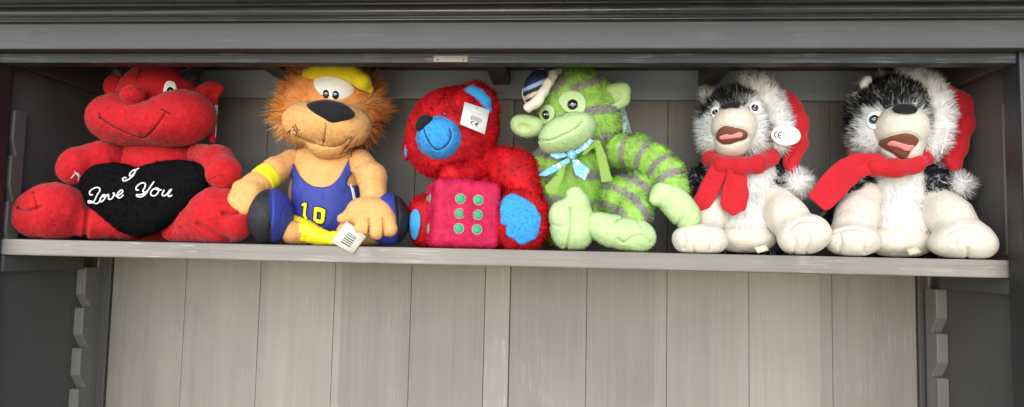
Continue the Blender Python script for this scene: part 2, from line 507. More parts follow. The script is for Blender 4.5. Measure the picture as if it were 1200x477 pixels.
def paint_mat(name, base, rough=.5, grain_axis='z', wear=.25, boards=False, spec=.4, light=1.5, bump=.15, rvar=.15, var=.16, wmin=.56):
    """brushed grey paint on wood: streaks along the grain, rubbed patches, fine scratches"""
    m, nt, b = new_mat(name); L = nt.links.new
    tc = node(nt, 'ShaderNodeTexCoord')
    def mapped(sx, sy, sz):
        mp = node(nt, 'ShaderNodeMapping'); mp.inputs['Scale'].default_value = (sx, sy, sz); L(tc.outputs['Object'], mp.inputs['Vector']); return mp
    st = {'z': (330, 330, 5), 'x': (5, 330, 330), 'y': (330, 5, 330)}[grain_axis]
    st2 = {'z': (38, 38, 2.2), 'x': (2.2, 38, 38), 'y': (38, 2.2, 38)}[grain_axis]
    def noise(mp, sc, det=4, dist=0):
        n = node(nt, 'ShaderNodeTexNoise'); n.inputs['Scale'].default_value = sc; n.inputs['Detail'].default_value = det; n.inputs['Distortion'].default_value = dist
        L(mp.outputs['Vector'], n.inputs['Vector']); return n
    g1 = noise(mapped(*st), 1, 5); g2 = noise(mapped(*st2), 1, 4, .4); g3 = noise(mapped(1, 1, 1), 6, 4)
    def math_(op, x, y):
        k = node(nt, 'ShaderNodeMath'); k.operation = op
        for i, s in enumerate((x, y)):
            if isinstance(s, (int, float)): k.inputs[i].default_value = s
            else: L(s, k.inputs[i])
        return k.outputs[0]
    s = math_('ADD', math_('MULTIPLY', g1.outputs['Fac'], .35), math_('ADD', math_('MULTIPLY', g2.outputs['Fac'], .65), math_('MULTIPLY', g3.outputs['Fac'], .6)))
    if boards:
        sx = node(nt, 'ShaderNodeSeparateXYZ'); L(tc.outputs['Object'], sx.inputs[0])
        fl = math_('FLOOR', math_('DIVIDE', math_('ADD', sx.outputs['X'], 5.2018), .1285), 0)
        wn = node(nt, 'ShaderNodeTexWhiteNoise'); wn.noise_dimensions = '1D'; L(fl, wn.inputs['W'])
        s = math_('ADD', s, math_('MULTIPLY', math_('SUBTRACT', wn.outputs['Value'], .5), .35))
    mr = node(nt, 'ShaderNodeMapRange'); mr.inputs['From Min'].default_value = .5; mr.inputs['From Max'].default_value = 1.1
    mr.inputs['To Min'].default_value = 1-var; mr.inputs['To Max'].default_value = 1+var; L(s, mr.inputs['Value'])
    # rubbed and scratched spots show the pale undercoat
    sc = noise(mapped(9, 9, 9), 1, 6, 1.5)
    fine = noise(mapped(*{'z': (420, 420, 16), 'x': (16, 420, 420), 'y': (420, 16, 420)}[grain_axis]), 1, 3)
    w1 = node(nt, 'ShaderNodeMapRange'); w1.inputs['From Min'].default_value = wmin; w1.inputs['From Max'].default_value = wmin+.16; L(sc.outputs['Fac'], w1.inputs['Value'])
    w2 = node(nt, 'ShaderNodeMapRange'); w2.inputs['From Min'].default_value = .5; w2.inputs['From Max'].default_value = .7; L(fine.outputs['Fac'], w2.inputs['Value'])
    wf = math_('MULTIPLY', math_('MULTIPLY', w1.outputs[0], w2.outputs[0]), wear)
    vs = node(nt, 'ShaderNodeVectorMath'); vs.operation = 'SCALE'; vs.inputs[0].default_value = base; L(mr.outputs[0], vs.inputs['Scale'])
    mix = node(nt, 'ShaderNodeMix'); mix.data_type = 'RGBA'
    L(wf, mix.inputs[0]); L(vs.outputs[0], mix.inputs[6]); mix.inputs[7].default_value = (*[min(.8, c*light+.12) for c in base], 1)
    L(mix.outputs[2], b.inputs['Base Color'])
    rr = node(nt, 'ShaderNodeMapRange'); rr.inputs['To Min'].default_value = max(.05, rough-rvar); rr.inputs['To Max'].default_value = min(1, rough+rvar); L(g2.outputs['Fac'], rr.inputs['Value']); L(rr.outputs[0], b.inputs['Roughness'])
    b.inputs['Specular IOR Level'].default_value = spec
    bp = node(nt, 'ShaderNodeBump'); bp.inputs['Strength'].default_value = bump; bp.inputs['Distance'].default_value = .0015
    L(math_('ADD', g1.outputs['Fac'], g2.outputs['Fac']), bp.inputs['Height']); L(bp.outputs[0], b.inputs['Normal'])
    return m

M_VEL = cloth_mat('velour', sheen=.22, sheen_tint=(1, .75, .7), var=.2, scale=160, bump=.4, blotch=18)
M_PLUSH = cloth_mat('short plush', sheen=.12, var=.10, scale=260, bump=.35, blotch=30)
M_DARKPILE = cloth_mat('black pile', var=.2, scale=120, bump=0, rough=.9, spec=.05)
M_FUR = cloth_mat('long pile', sheen=0, var=.08, scale=120, bump=0, rough=.6, spec=.35, translucent=.48)
M_SHEER = cloth_mat('sheer ribbon', rough=.6, spec=.4, var=.08, scale=700, bump=.1, translucent=.4)
_nt = M_SHEER.node_tree; _o = _nt.nodes['Material Output']; _s = _o.inputs['Surface'].links[0].from_socket
_tp = _nt.nodes.new('ShaderNodeBsdfTransparent'); _mx = _nt.nodes.new('ShaderNodeMixShader'); _mx.inputs[0].default_value = .22
_nt.links.new(_s, _mx.inputs[1]); _nt.links.new(_tp.outputs[0], _mx.inputs[2]); _nt.links.new(_mx.outputs[0], _o.inputs['Surface'])
M_FELT = cloth_mat('felt', sheen=.1, var=.08, scale=500, bump=.2)
M_FLEECE = cloth_mat('fleece', sheen=.2, sheen_tint=(1, .7, .7), var=.12, scale=420, bump=.4, blotch=40)
M_SATIN = cloth_mat('satin', rough=.45, spec=.45, var=.06, scale=300, bump=.12)
M_NYLON = cloth_mat('nylon jersey', rough=.6, spec=.35, var=.07, scale=600, bump=.2)
M_THREAD = cloth_mat('thread', rough=.7, var=.1, bump=0)
M_PLAST = gloss_mat('eye plastic', rough=.08, spec=.6, coat=.6)
M_CARD = gloss_mat('card', rough=.55, spec=.35)
M_METAL = paint_mat('brassy metal', (.17, .15, .12), rough=.45, grain_axis='x', wear=.9)
M_METAL.node_tree.nodes['Principled BSDF'].inputs['Metallic'].default_value = .4

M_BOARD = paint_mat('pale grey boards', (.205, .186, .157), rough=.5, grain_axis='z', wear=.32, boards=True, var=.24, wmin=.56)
M_BATTEN = paint_mat('pale grey batten', (.226, .205, .174), rough=.5, grain_axis='z', wear=.6, var=.24, wmin=.5)
M_SHELF = paint_mat('shelf paint', (.198, .178, .148), rough=.5, grain_axis='x', wear=1, var=.4, wmin=.5, bump=.3)
M_FASCIA = paint_mat('fascia paint', (.062, .061, .058), rough=.55, grain_axis='x', wear=.2, var=.2, wmin=.5)
M_SIDE = paint_mat('side paint', (.088, .083, .075), rough=.6, grain_axis='z', wear=.1)
M_STRIP = paint_mat('corner strip paint', (.066, .062, .055), rough=.55, grain_axis='z', wear=.15)
M_RAIL = paint_mat('rail paint', (.17, .158, .138), rough=.55, grain_axis='z', wear=.3)
M_BEAM = paint_mat('beam paint with sky tint', (.22, .24, .252), rough=.42, grain_axis='x', wear=.25)  # cool sky light on the beam is put into its colour: bluish and paler
M_DARK = paint_mat('dark frame paint', (.017, .017, .018), rough=.42, grain_axis='z', wear=.12, spec=.5)
M_GLOSS = paint_mat('gloss moulding paint', (.07, .072, .075), rough=.3, grain_axis='x', wear=.5, spec=.8, bump=.5, var=.35, wmin=.46)
M_GLOSS.node_tree.nodes['Principled BSDF'].inputs['Coat Weight'].default_value = 1
M_GLOSS.node_tree.nodes['Principled BSDF'].inputs['Coat Roughness'].default_value = .16
M_STOP = paint_mat('worn stop paint', (.034, .037, .039), rough=.58, grain_axis='x', wear=.6, spec=.35, light=3, var=.5, wmin=.47, bump=.5)

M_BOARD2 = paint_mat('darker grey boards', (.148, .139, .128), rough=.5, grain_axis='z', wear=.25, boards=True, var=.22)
# ------------------------------------------------------------------ the cabinet
SH_T, SH_B = .0005, -.0222
BACK = .31
Z0, Z1 = -.36, .36
XL, XR = -.75, .62
zz = lambda py, Y, px=600: float(at(px, py, Y)[2])
cab = thing('cabinet', 'grey painted wooden cabinet with panelled back, dark glossy cornice and notched shelf rails', 'cabinet', (0, .2, Z0))
gaps = [-.7188, -.589, -.459, -.331, -.2018, -.079, -.0374, .0867, .2145, .343, .4711, .5977]
g = .00025
bds = []
for i in range(len(gaps)-1):
    if i == 5: continue
    bds.append((gaps[i]+g, gaps[i+1]-g, BACK, BACK+.012, Z0, Z1))
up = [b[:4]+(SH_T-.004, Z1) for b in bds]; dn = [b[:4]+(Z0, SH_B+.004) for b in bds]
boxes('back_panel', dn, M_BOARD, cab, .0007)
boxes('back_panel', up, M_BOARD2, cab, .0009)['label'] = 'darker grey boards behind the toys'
boxes('backing', [(XL-.03, XR+.03, BACK+.0045, BACK+.0118, Z0, Z1)], M_BOARD, cab, 0)
boxes('batten', [(gaps[5]+.0006, gaps[6]-.0006, BACK-.004, BACK+.012, Z0, Z1)], M_BATTEN, cab, .0012)
# corner strips beside the boards, each with its bead
for side in (-1, 1):
    if side < 0: x0, x1, x2, x3 = XL, -.7385, -.7345, -.7195
    else: x0, x1, x2, x3 = XR, .6135, .6085, .5985
    lo_, hi_ = sorted((x0, x1)); boxes('corner_strip', [(lo_, hi_, BACK-.012, BACK+.012, Z0, Z1)], M_STRIP, cab, .001)
    lo_, hi_ = sorted((x1, x2)); boxes('bead', [(lo_, hi_, BACK-.016, BACK+.012, Z0, Z1)], M_RAIL, cab, .0015)
    lo_, hi_ = sorted((x2, x3)); boxes('corner_strip', [(lo_, hi_, BACK-.006, BACK+.0118, Z0, Z1)], M_STRIP, cab, .001)
boxes('side_panel', [(XL-.02, XL, .06, BACK+.02, Z0, Z1)], M_SIDE, cab, .001)
boxes('side_panel', [(XR, XR+.02, .06, BACK+.02, Z0, Z1)], M_SIDE, cab, .001)
# frame posts in front of the sides
ztop = zz(57, .04)
boxes('post', [(-.859, -.738, .058, .092, Z0, ztop+.02)], M_DARK, cab, .003)
boxes('post', [(.6035, .759, .058, .092, Z0, ztop+.02)], M_DARK, cab, .003)
# ceiling, joists, rear beam and side cleats
zc = zz(84, BACK)
zb = zz(116.3, BACK-.012)
boxes('ceiling', [(XL-.02, XR+.02, .085, BACK+.02, zc, zc+.015)], M_SIDE, cab, .001)
boxes('rear_beam', [(XL+.0155, XR-.0155, BACK-.0125, BACK-.0005, zb, zc-.0005)], M_BEAM, cab, .0015)
for x0, x1 in ((XL+.0005, XL+.015), (XR-.015, XR-.0005)):
    boxes('side_cleat', [(x0, x1, .10, BACK-.001, zb, zc-.0005)], M_SIDE, cab, .0015)
zj = zz(100, BACK-.013)
for xa, xb in ((336, 357), (577.5, 598.5), (818, 839.5), (1062, 1083)):
    A = at(xa, 100, BACK-.013)[0]; B = at(xb, 100, BACK-.013)[0]
    if xb > 1070: continue
    boxes('joist', [(A, B, .09, BACK-.013, zj, zc-.0004)], M_SIDE, cab, .002)
# fascia, stop rail with its strike plate
xa, xb = -.86, .76
zs0, zs1 = zz(73.5, .063), zz(63.5, .063)
boxes('fascia', [(xa, xb, .04, .058, ztop, zz(25.5, .04))], M_FASCIA, cab, .0015)
boxes('fascia_underside', [(xa, xb, .0585, .0635, ztop+.0006, ztop+.03)], M_DARK, cab, .0008)
boxes('stop_rail', [(XL-.02, XR+.02, .064, .0846, zs0, ztop+.03)], M_STOP, cab, .0009)
pl = at(508, 65, .063); pr = at(548, 75, .063)
sp = boxes('strike_plate', [(pl[0], pr[0], .0622, .0642, pr[2]+.0022, pl[2])], M_METAL, cab, .0006)
for px in (513, 543):
    c = at(px, 70, .0622); ball('screw_head', c, (.0013, .0007, .0013), (.08, .07, .06), M_CARD, sp, nu=12, nv=8)
# cornice: groove, thin bead, groove, fat torus, ledge
def prof(pts): return [(Y, zz(py, Y)) for Y, py in pts]
arc = lambda yc, pc, ry, rp, a0, a1, n: [(yc-ry*math.cos(math.radians(a)), pc-rp*math.sin(math.radians(a))) for a in np.linspace(a0, a1, n)]
cor = [(.058, 25.4), (.0445, 25.3), (.0445, 24.2)]+arc(.0445, 22.3, .006, 1.9, -80, 80, 9)+[(.0475, 20.0), (.0475, 18.6)]+arc(.0445, 10.8, .012, 7.6, -84, 75, 18)+[(.039, 2.6), (.036, 1.6), (.014, 1.2)]+arc(.006, -8, .02, 8, -60, 60, 10)+[(-.02, -20), (.058, -20)]
prism('cornice', prof(cor), 'x', xa, xb, M_GLOSS, cab, bevel=0, smooth=True)
# notched shelf rails: front profile cut like saw teeth
def notched(xw, xi, yb, yf, tops, slope_frac=.66, depth=.016, mat=None):
    pts = []
    tops = sorted(tops, reverse=True)
    for i, zt in enumerate(tops):
        p = (tops[i]-tops[i+1]) if i+1 < len(tops) else (tops[i-1]-tops[i])
        pts += [(yf, zt-.001), (yf+.0012, zt), (yf, zt-.0025), (yf, zt-p*slope_frac), (yf+depth, zt-p+.0004)]
    pts = [q for i, q in enumerate(pts) if i % 5 != 0]
    pts += [(yb, pts[-1][1]), (yb, tops[0])]
    xlo, xhi = sorted((xw, xi))
    return prism('shelf_rail', pts, 'x', xlo, xhi, mat or M_RAIL, cab, bevel=.0012)
pit = .0655
zl = zz(313.5, .265, 100); zr = zz(339, .265, 1103)
notched(XL+.0004, XL+.0165, .2935, .262, [zl+pit*k for k in range(-5, 1)])
notched(XR-.0004, XR-.0165, .2935, .262, [zr+pit*k for k in range(-5, 1)])
zl2 = zz(300, .1, 10)
notched(XL+.0004, XL+.0135, .119, .0965, [zl2+pit*k+.012 for k in range(1, 4)], depth=.008, mat=M_SIDE)
notched(XR-.0004, XR-.0065, .112, .0965, [zl2+pit*k+.03 for k in range(1, 4)], depth=.006, mat=M_RAIL)
# shelf bearers resting in the notches
SH_T, SH_B = .0005, -.0222
for x0, x1, za in ((XL+.017, XL+.031, zz(312, .27, 105)), (XR-.031, XR-.017, zz(337, .27, 1095))):
    pass
zbl = zz(316, .2, 40)
boxes('shelf_bearer', [(XL+.0005, XL+.0125, .0965, .2612, zbl, SH_B-.0006)], M_SIDE, cab, .001)
zbr = zz(341, .2, 1140)
boxes('shelf_bearer', [(XR-.0125, XR-.0005, .0965, .2612, zbr, SH_B-.0006)], M_SIDE, cab, .001)

shelf = boxes('shelf', [(XL+.0005, XR-.0075, .095, BACK-.0165, SH_B, SH_T)], M_SHELF, None, .0022, segs=3)
shelf['label'] = 'pale grey worn wooden shelf carrying the row of plush toys'
shelf['category'] = 'shelf'

# ------------------------------------------------------------------ daylight from the front, camera
w = bpy.data.worlds.new('World'); SC.world = w; w.use_nodes = True
nt = w.node_tree; sky = nt.nodes.new('ShaderNodeTexSky'); sky.sky_type = 'NISHITA'; sky.sun_disc = False
SUN_EL, SUN_AZ = math.radians(15), math.radians(-6)     # from the front, a little to the left
sky.air_density = .6; sky.dust_density = .1; sky.ozone_density = 2.0
sd = np.array([math.sin(SUN_AZ)*math.cos(SUN_EL), -math.cos(SUN_AZ)*math.cos(SUN_EL), math.sin(SUN_EL)])   # towards the sun
sky.sun_elevation = SUN_EL
sky.sun_rotation = math.atan2(sd[0], sd[1])
nt.links.new(sky.outputs[0], nt.nodes['Background'].inputs[0]); nt.nodes['Background'].inputs[1].default_value = .12
sun = bpy.data.lights.new('Sun', 'SUN'); sun.energy = 1.5; sun.angle = math.radians(90); sun.color = (1, .935, .85)
so = bpy.data.objects.new('Sun', sun); COL.objects.link(so)
from mathutils import Vector, Matrix
so.rotation_euler = Vector(-sd).to_track_quat('-Z', 'Y').to_euler()
cam = bpy.data.cameras.new('Camera'); co = bpy.data.objects.new('Camera', cam); COL.objects.link(co)
cam.sensor_width = 36; cam.lens = F_PX/1200*36; cam.clip_start = .01; cam.clip_end = 100
Rm = Matrix((RT, UP, -FW)).transposed().to_4x4(); Rm.translation = Vector(CAM); co.matrix_world = Rm
SC.camera = co
SC.cycles.max_bounces = 14; SC.cycles.diffuse_bounces = 9; SC.cycles.transmission_bounces = 12; SC.cycles.transparent_max_bounces = 12
SC.view_settings.view_transform = 'Standard'; SC.view_settings.look = 'None'; SC.view_settings.exposure = 1.56; SC.view_settings.gamma = 1
c = at(588, 108.5, BACK-.013); ball('screw_head', c, (.0032, .0012, .0032), (.20, .21, .21), M_CARD, cab, nu=16, nv=10)

# ================================================================== plush toys
VP = dict(per_m2=230000, L=.0021, w=.0007, lift=.5, jit=.32, tuft=.2, tone=.4)
RED = np.array([.47, .012, .017])
BLACK = np.array([.012, .011, .012])
WHITE = np.array([.80, .79, .77])
ZS = SH_T+.0008          # toys rest here

def base_of(px, Y): 
    p = at(px, 285, Y); return (float(p[0]), float(p[1]), SH_T)

def onshelf(p):
    """nothing sinks through the shelf: forms are flattened where they sit"""
    f0 = p[0]
    lo = p[1].copy(); lo[2] = max(lo[2], ZS-.004)
    return (lambda P: smax(f0(P), ZS-P[:, 2], .004), lo, p[2])

def shade_mix(a, b, t): return a[None]*(1-t[:, None])+b[None]*t[:, None]

# ------------------------------------------------------------------ devil with heart cushion
t = thing('plush_devil', 'red velour plush devil holding a black heart cushion with white embroidered words', 'plush toy', base_of(160, .2), 'plush toys sitting in a row on the shelf')
skull = ell(186, 118, .205, 48, 46, 40)
muz = U(.022, ell(141, 140, .165, 36, 30, 36, rot=8), ell(214, 137, .165, 38, 32, 36, rot=-6), ell(180, 145, .155, 46, 24, 34))
muz = seam(muz, [(117, 138), (134, 149), (150, 156), (168, 161), (180, 152), (195, 132)], .0022, 1.6)
muz = lumpy(muz, .0007, 90)
head = form('head', lumpy(skull, .0006, 80), RED, M_VEL, t, hair=VP)
mz = form('muzzle', muz, RED, M_VEL, head, hair=VP)
stitches('mouth', muz, [[(116.5, 137), (134, 148.5), (150, 155.5), (168, 161), (180, 151), (194, 133)], [(116, 132), (118, 139.5)], [(189, 128), (199.5, 133.5)]], .0011, BLACK, M_THREAD, mz, lift=.0002)
nose = ell(155.5, 111, .128, 14, 11, 13, rot=-4)
form('nose', nose, RED, M_VEL, head, .0016, hair=VP)
ew = patch(skull, [(192, 103), (194, 97), (199, 94.5), (205, 97), (207, 104), (205, 112), (198, 114), (192, 110)], .0016, .0012)
e = form('eye', ew, WHITE, M_FELT, head, .0009)
pp = patch(skull, [(195.5, 109), (195.5, 104.5), (199, 101.8), (203, 104), (204, 108), (202, 112), (197, 112)], .0010, .0032)
pu = form('pupil', pp, BLACK, M_PLAST, e, .0008)
button_eye('catchlight', pp, 199.3, 106.5, 1.3, WHITE, M_PLAST, e)
# forehead embroidery
stitches('eyebrow', skull, [[(160, 95), (162, 88), (167, 83), (175, 80)], [(159, 90), (168, 90)], [(163, 80), (165, 88)]], .0006, BLACK, M_THREAD, head)
earL = cut(U(.008, ell(134, 101, .2, 13, 14, 7, rot=-20), ell(140, 112, .2, 10, 14, 7)), ell(137, 105, .184, 8, 9, 9), .004)
form('ear', earL, RED, M_VEL, head, hair=VP)
earR = cut(U(.008, ell(246, 108, .205, 12, 14, 6, rot=25), limb([(238, 110, .205, 10), (259, 103, .205, 4)]), limb([(244, 108, .205, 8), (252, 125, .205, 3)])), ell(247, 110, .192, 6, 8, 8, rot=25), .004)
form('ear', earR, RED, M_VEL, head, hair=VP)
form('horn', limb([(162, 92, .19, 8), (150, 86, .185, 7), (142, 79, .185, 4.5), (141, 74, .185, 2)]), BLACK, M_VEL, head)
form('horn', limb([(216, 90, .195, 8), (228, 85, .19, 6.5), (236, 79, .19, 4), (237, 74, .19, 2)]), BLACK, M_VEL, head)
torso = onshelf(lumpy(U(.02, ell(186, 228, .225, 54, 62, 50), ell(190, 190, .215, 50, 30, 40)), .0012, 45))
torso = seam(torso, [(150, 168), (190, 172), (232, 168)], .0012, 2)
form('body', torso, RED, M_VEL, t, .0024, hair=VP)
armL = lumpy(U(.012, limb([(146, 184, .19, 15), (120, 186, .165, 19), (92, 193, .145, 21)], .012), ell(84, 200, .143, 15, 14, 14)), .0010, 70)
armL = seam(armL, [(140, 168), (146, 184), (140, 200)], .0015, 2)
form('arm', armL, RED, M_VEL, t, hair=VP)
armR = lumpy(U(.012, limb([(234, 182, .19, 14), (254, 191, .165, 19), (264, 202, .14, 18)], .012), ell(259, 208, .138, 16, 12, 13)), .0010, 70)
armR = seam(armR, [(247, 211), (258, 206), (266, 212)], .002, 1.6)
form('arm', armR, RED, M_VEL, t, hair=VP)
legL = U(.014, limb([(150, 258, .17, 22), (110, 262, .15, 18)], .01), ell(63, 247, .135, 40, 33, 34), ell(36, 257, .125, 13, 17, 20))
legL = seam(seam(seam(onshelf(lumpy(legL, .0013, 55)), [(22, 244), (34, 247), (48, 243)], .006, 2.2), [(100, 232), (103, 250), (100, 276)], .005, 3), [(40, 226), (43, 236), (45, 245)], .003, 1.8)
f_ = form('leg', legL, RED, M_VEL, t, .0024, hair=VP)
stitches('toe_thread', legL, [[(39, 227), (42, 236), (44.5, 244)], [(24, 243), (34, 246), (45, 244)]], .0004, (.6, .25, .25), M_THREAD, f_, lift=-.0002)
legR = U(.016, limb([(208, 268, .165, 17), (250, 255, .145, 31)], .01), ell(262, 252, .14, 34, 33, 30), ell(280, 262, .125, 16, 19, 20))
legR = seam(seam(onshelf(lumpy(legR, .0016, 50)), [(262, 250), (274, 252), (292, 246)], .006, 2.5), [(232, 262), (246, 272), (268, 280)], .004, 2.5)
form('leg', legR, RED, M_VEL, t, .0024, hair=VP)
heart_o = [(93.5, 208), (98, 200), (108, 194), (121, 191.5), (135, 190.5), (148, 192.5), (160, 196.5), (172, 192.5), (191, 188.5), (212, 187.5), (229, 190), (240, 197), (245.5, 207), (243, 218), (238, 230), (228, 241), (214, 252), (200, 263), (184, 272), (168.5, 277.5), (154, 276), (140, 270), (124, 260), (111, 249), (101, 236), (95, 222)]
heart = lumpy(cushion(heart_o, .142, .027, 34), .0006, 90)
hcol = lambda P, q: np.tile(np.array([.0055, .005, .0055]), (len(P), 1))
hm = form('heart_cushion', heart, hcol, M_DARKPILE, t, .002, hair=dict(per_m2=450000, L=.003, w=.0006, lift=.55, jit=.5))
S_ = lambda pts, ox=95, oy=185, k=7.95: [(ox+x/k, oy+y/k) for x, y in pts]
word = []
word.append(S_([(548, 100), (520, 112), (490, 122), (470, 140), (462, 165), (478, 172), (500, 150), (522, 118), (500, 160), (470, 190), (435, 212), (405, 215), (398, 198), (415, 185), (432, 190)]))
word.append(S_([(118, 345), (95, 345), (92, 318), (118, 292), (155, 278), (182, 285), (185, 310), (165, 340), (150, 372), (135, 400), (110, 420), (80, 418), (82, 402), (110, 408), (140, 425), (165, 425), (185, 405)]))
word.append(S_([(205, 360), (190, 385), (192, 408), (210, 405), (232, 380), (240, 352), (222, 345), (205, 360), (230, 362), (258, 350)]))
word.append(S_([(258, 340), (268, 350), (268, 385), (290, 385), (312, 360), (320, 335), (310, 330), (325, 352), (345, 355)]))
word.append(S_([(345, 355), (375, 340), (398, 318), (390, 302), (365, 315), (348, 345), (355, 372), (380, 370), (405, 345)]))
word.append(S_([(548, 300), (525, 300), (525, 275), (555, 245), (590, 235), (610, 250), (600, 285), (585, 310), (605, 322), (635, 300), (670, 250), (690, 222)]))
word.append(S_([(660, 262), (630, 310), (605, 345), (570, 365), (532, 360), (530, 345), (560, 345), (620, 330)]))
word.append(S_([(700, 285), (670, 305), (658, 335), (675, 355), (705, 350), (730, 318), (728, 288), (700, 285), (725, 300), (760, 300)]))
word.append(S_([(785, 300), (765, 340), (780, 355), (810, 340), (835, 305), (850, 298), (822, 345), (830, 362), (858, 348)]))
stitches('embroidered_words', heart, word, .00105, (.82, .81, .80), M_THREAD, hm, lift=.0022)
stitches('thread_end', armL, [[(84, 209), (90, 203), (95, 207)], [(88, 201), (93, 208), (92, 212)]], .0007, WHITE, M_THREAD, t, lift=.001)
# tag behind the ear
tg = slab([(251.5, 123), (255.5, 123), (253, 161), (249.5, 160)], .2, .0008, .0006, smooth=False)
form('tag', tg, (.62, .60, .57), M_CARD, t, .0009)
strp = limb([(250, 146, .2, 3), (249, 164, .2, 4)])
form('tail', strp, RED, M_VEL, t)

# ------------------------------------------------------------------ lion in a basketball vest
TAN = np.array([.70, .375, .13]); ORANGE = np.array([.97, .41, .09]); JBLUE = np.array([.028, .042, .26]); YEL = np.array([.80, .66, .015])
t = thing('plush_lion', 'orange maned plush lion in a blue vest with yellow number 10 and yellow cap', 'plush toy', base_of(385, .2), 'plush toys sitting in a row on the shelf')
skull = ell(387, 126, .215, 54, 46, 42)
mcol = lambda P, q: shade_mix(ORANGE, np.array([.97, .60, .25]), np.clip(.5+.7*vnoise(P, 75)+.3*vnoise(P, 200), 0, 1))
cen = at(385, 128, .2)
def mane_comb(P, q):
    d = P-cen; d[:, 1] *= .25; d[:, 2] -= .022
    d /= np.linalg.norm(d, axis=1)[:, None]+1e-6
    return d
mane_keep = lambda P, q: np.where((((q[:, 0]-389)/33)**2+((q[:, 1]-112)/30)**2 > 1) & (q[:, 1] > 84), 1, .02)
mane_len = lambda P, q: np.clip((.0148+.010*(np.abs(q[:, 0]-386)/50)**2+.010*np.clip((q[:, 1]-140)/30, 0, 1))*(1+.9*vnoise(P, 55)+.4*vnoise(P, 160)), .006, .036)
mcol = lambda P, q: shade_mix(ORANGE, np.array([.97, .60, .25]), np.clip(.5+.7*vnoise(P, 75)+.3*vnoise(P, 200), 0, 1))
head = form('head', skull, mcol, M_FUR, t, .0024, hair=dict(per_m2=300000, L=.011, w=.001, comb=mane_comb, lift=.4, jit=.5, keep=lambda P, q: np.where((((q[:, 0]-390)/27)**2+((q[:, 1]-106)/24)**2 > 1) & (q[:, 1] > 82), 1, 0)))
m_ = form('mane', both(grow(ell(387, 127, .222, 58, 50, 34), 0), lambda P: -(P[:, 1]-.185)*1.0, .004), mcol, M_FUR, head, .003,
     hair=[dict(per_m2=330000, L=mane_len, w=.0011, comb=mane_comb, lift=.3, jit=.85, droop=.1, tuft=1.0, cell=.014, keep=mane_keep, back=.9)])
eyeball = ell(390.5, 106, .183, 27, 25, 20)
eb = form('eye_patch', eyeball, (.82, .81, .80), M_FELT, head, .0018)
for x, y in ((382, 110.3), (393.2, 111.3)):
    ey, c, gn = button_eye('eye', eyeball, x, y, 4.1, BLACK, M_PLAST, eb, flat=.5, rz=5.2, rot=4)
    ball('catchlight', c+np.array([.0004, -.0026, .0012]), (.0009, .0006, .0009), WHITE, M_PLAST, ey, nu=10, nv=8)
muz = U(.02, ell(360, 144, .163, 29, 24, 30, rot=10), ell(406, 148, .163, 29, 24, 30, rot=-2), ell(384, 147, .156, 36, 22, 32, rot=5))
chin = ell(384, 172, .168, 23, 14, 22, rot=4)
muzf = lumpy(U(.006, muz, chin), .0006, 100)
mline = [(344, 149), (352, 160), (362, 165.5), (372, 169), (380, 171), (392, 171.5), (401, 168.5), (409, 162)]
muzf = seam(seam(muzf, mline, .0028, 1.8), [(382.5, 146), (381, 158), (379, 170)], .002, 1.6)
MT = form('muzzle', muzf, TAN, M_PLUSH, head, .002, hair=VP)
stitches('whisker_thread', muzf, [[(382.5, 146), (381, 158), (379, 171)], mline,
    [(346, 146), (349, 153), (346, 160)], [(343, 153), (352, 152)], [(344, 157), (351, 161)], [(336, 157), (340, 153), (339, 160)], [(341, 152), (337, 158)],
    [(415, 159), (411, 167), (404, 175)], [(412, 160), (408, 169), (399, 180)], [(419, 164), (415, 172), (411, 184)], [(397, 181), (406, 178)]], .00065, BLACK, M_THREAD, MT, lift=.0005)
nose_o = [(359, 122.5), (367, 118.5), (380, 116.5), (392, 117.8), (403, 121), (412, 127.5), (416.5, 134), (412, 139), (401, 143), (390, 146.5), (382, 145), (372, 139), (364, 131)]
nosep = cushion(nose_o, float(drop(muzf, [(387, 130)])[0][1])+.004, .013, 12)
form('nose', nosep, BLACK*1.1, M_VEL, head, .0016)
# cap: crown behind, rolled rim in front
cap_c = both(ell(396, 106, .215, 43, 33, 38, rot=6), lambda P: -(to_px(P)[:, 1]*-1+(90+.17*(to_px(P)[:, 0]-360)))*.0011, .003)
capm = form('cap', cap_c, YEL, M_FLEECE, head, .002)
rim = U(.004, limb([(357, 96, .185, 4), (362, 87.5, .176, 6.5), (374, 82.5, .164, 8.5), (392, 80.5, .16, 9), (412, 86, .163, 10), (425, 95, .17, 9.5), (432, 104, .184, 5.5)], .004))
form('cap_rim', lumpy(rim, .0008, 120), YEL*np.array([1, 1.0, 1]), M_FLEECE, capm, .0016)
torso = onshelf(lumpy(U(.02, ell(384, 238, .215, 46, 48, 42), ell(384, 205, .21, 40, 34, 32), limb([(352, 190, .21, 14), (418, 190, .21, 14)])), .0007, 60))
form('body', torso, TAN, M_PLUSH, t, .0024, hair=VP)
jo = [(333, 176), (337, 172), (344, 190), (349, 203), (357, 212), (369, 218), (384.5, 218), (396, 210), (402, 200), (409, 186), (410, 182), (416.5, 184), (413, 200), (407, 214), (411, 219), (418, 217), (423, 226), (427, 250), (425, 268), (410, 274), (394, 275), (378, 270), (362, 264), (343, 251), (341, 232), (342, 212), (340, 196)]
jers = patch(torso, jo, .0022, .0022, .0025, ymax=.27)
J = form('vest', lumpy(jers, .0006, 70), JBLUE, M_NYLON, t, .0017)
stitches('side_stripe', grow(jers, .0006), [[(411, 217), (413.5, 226), (416, 240)], [(412.4, 217), (415, 226), (417.6, 240)]], .0011, (.7, .7, .72), M_THREAD, J)
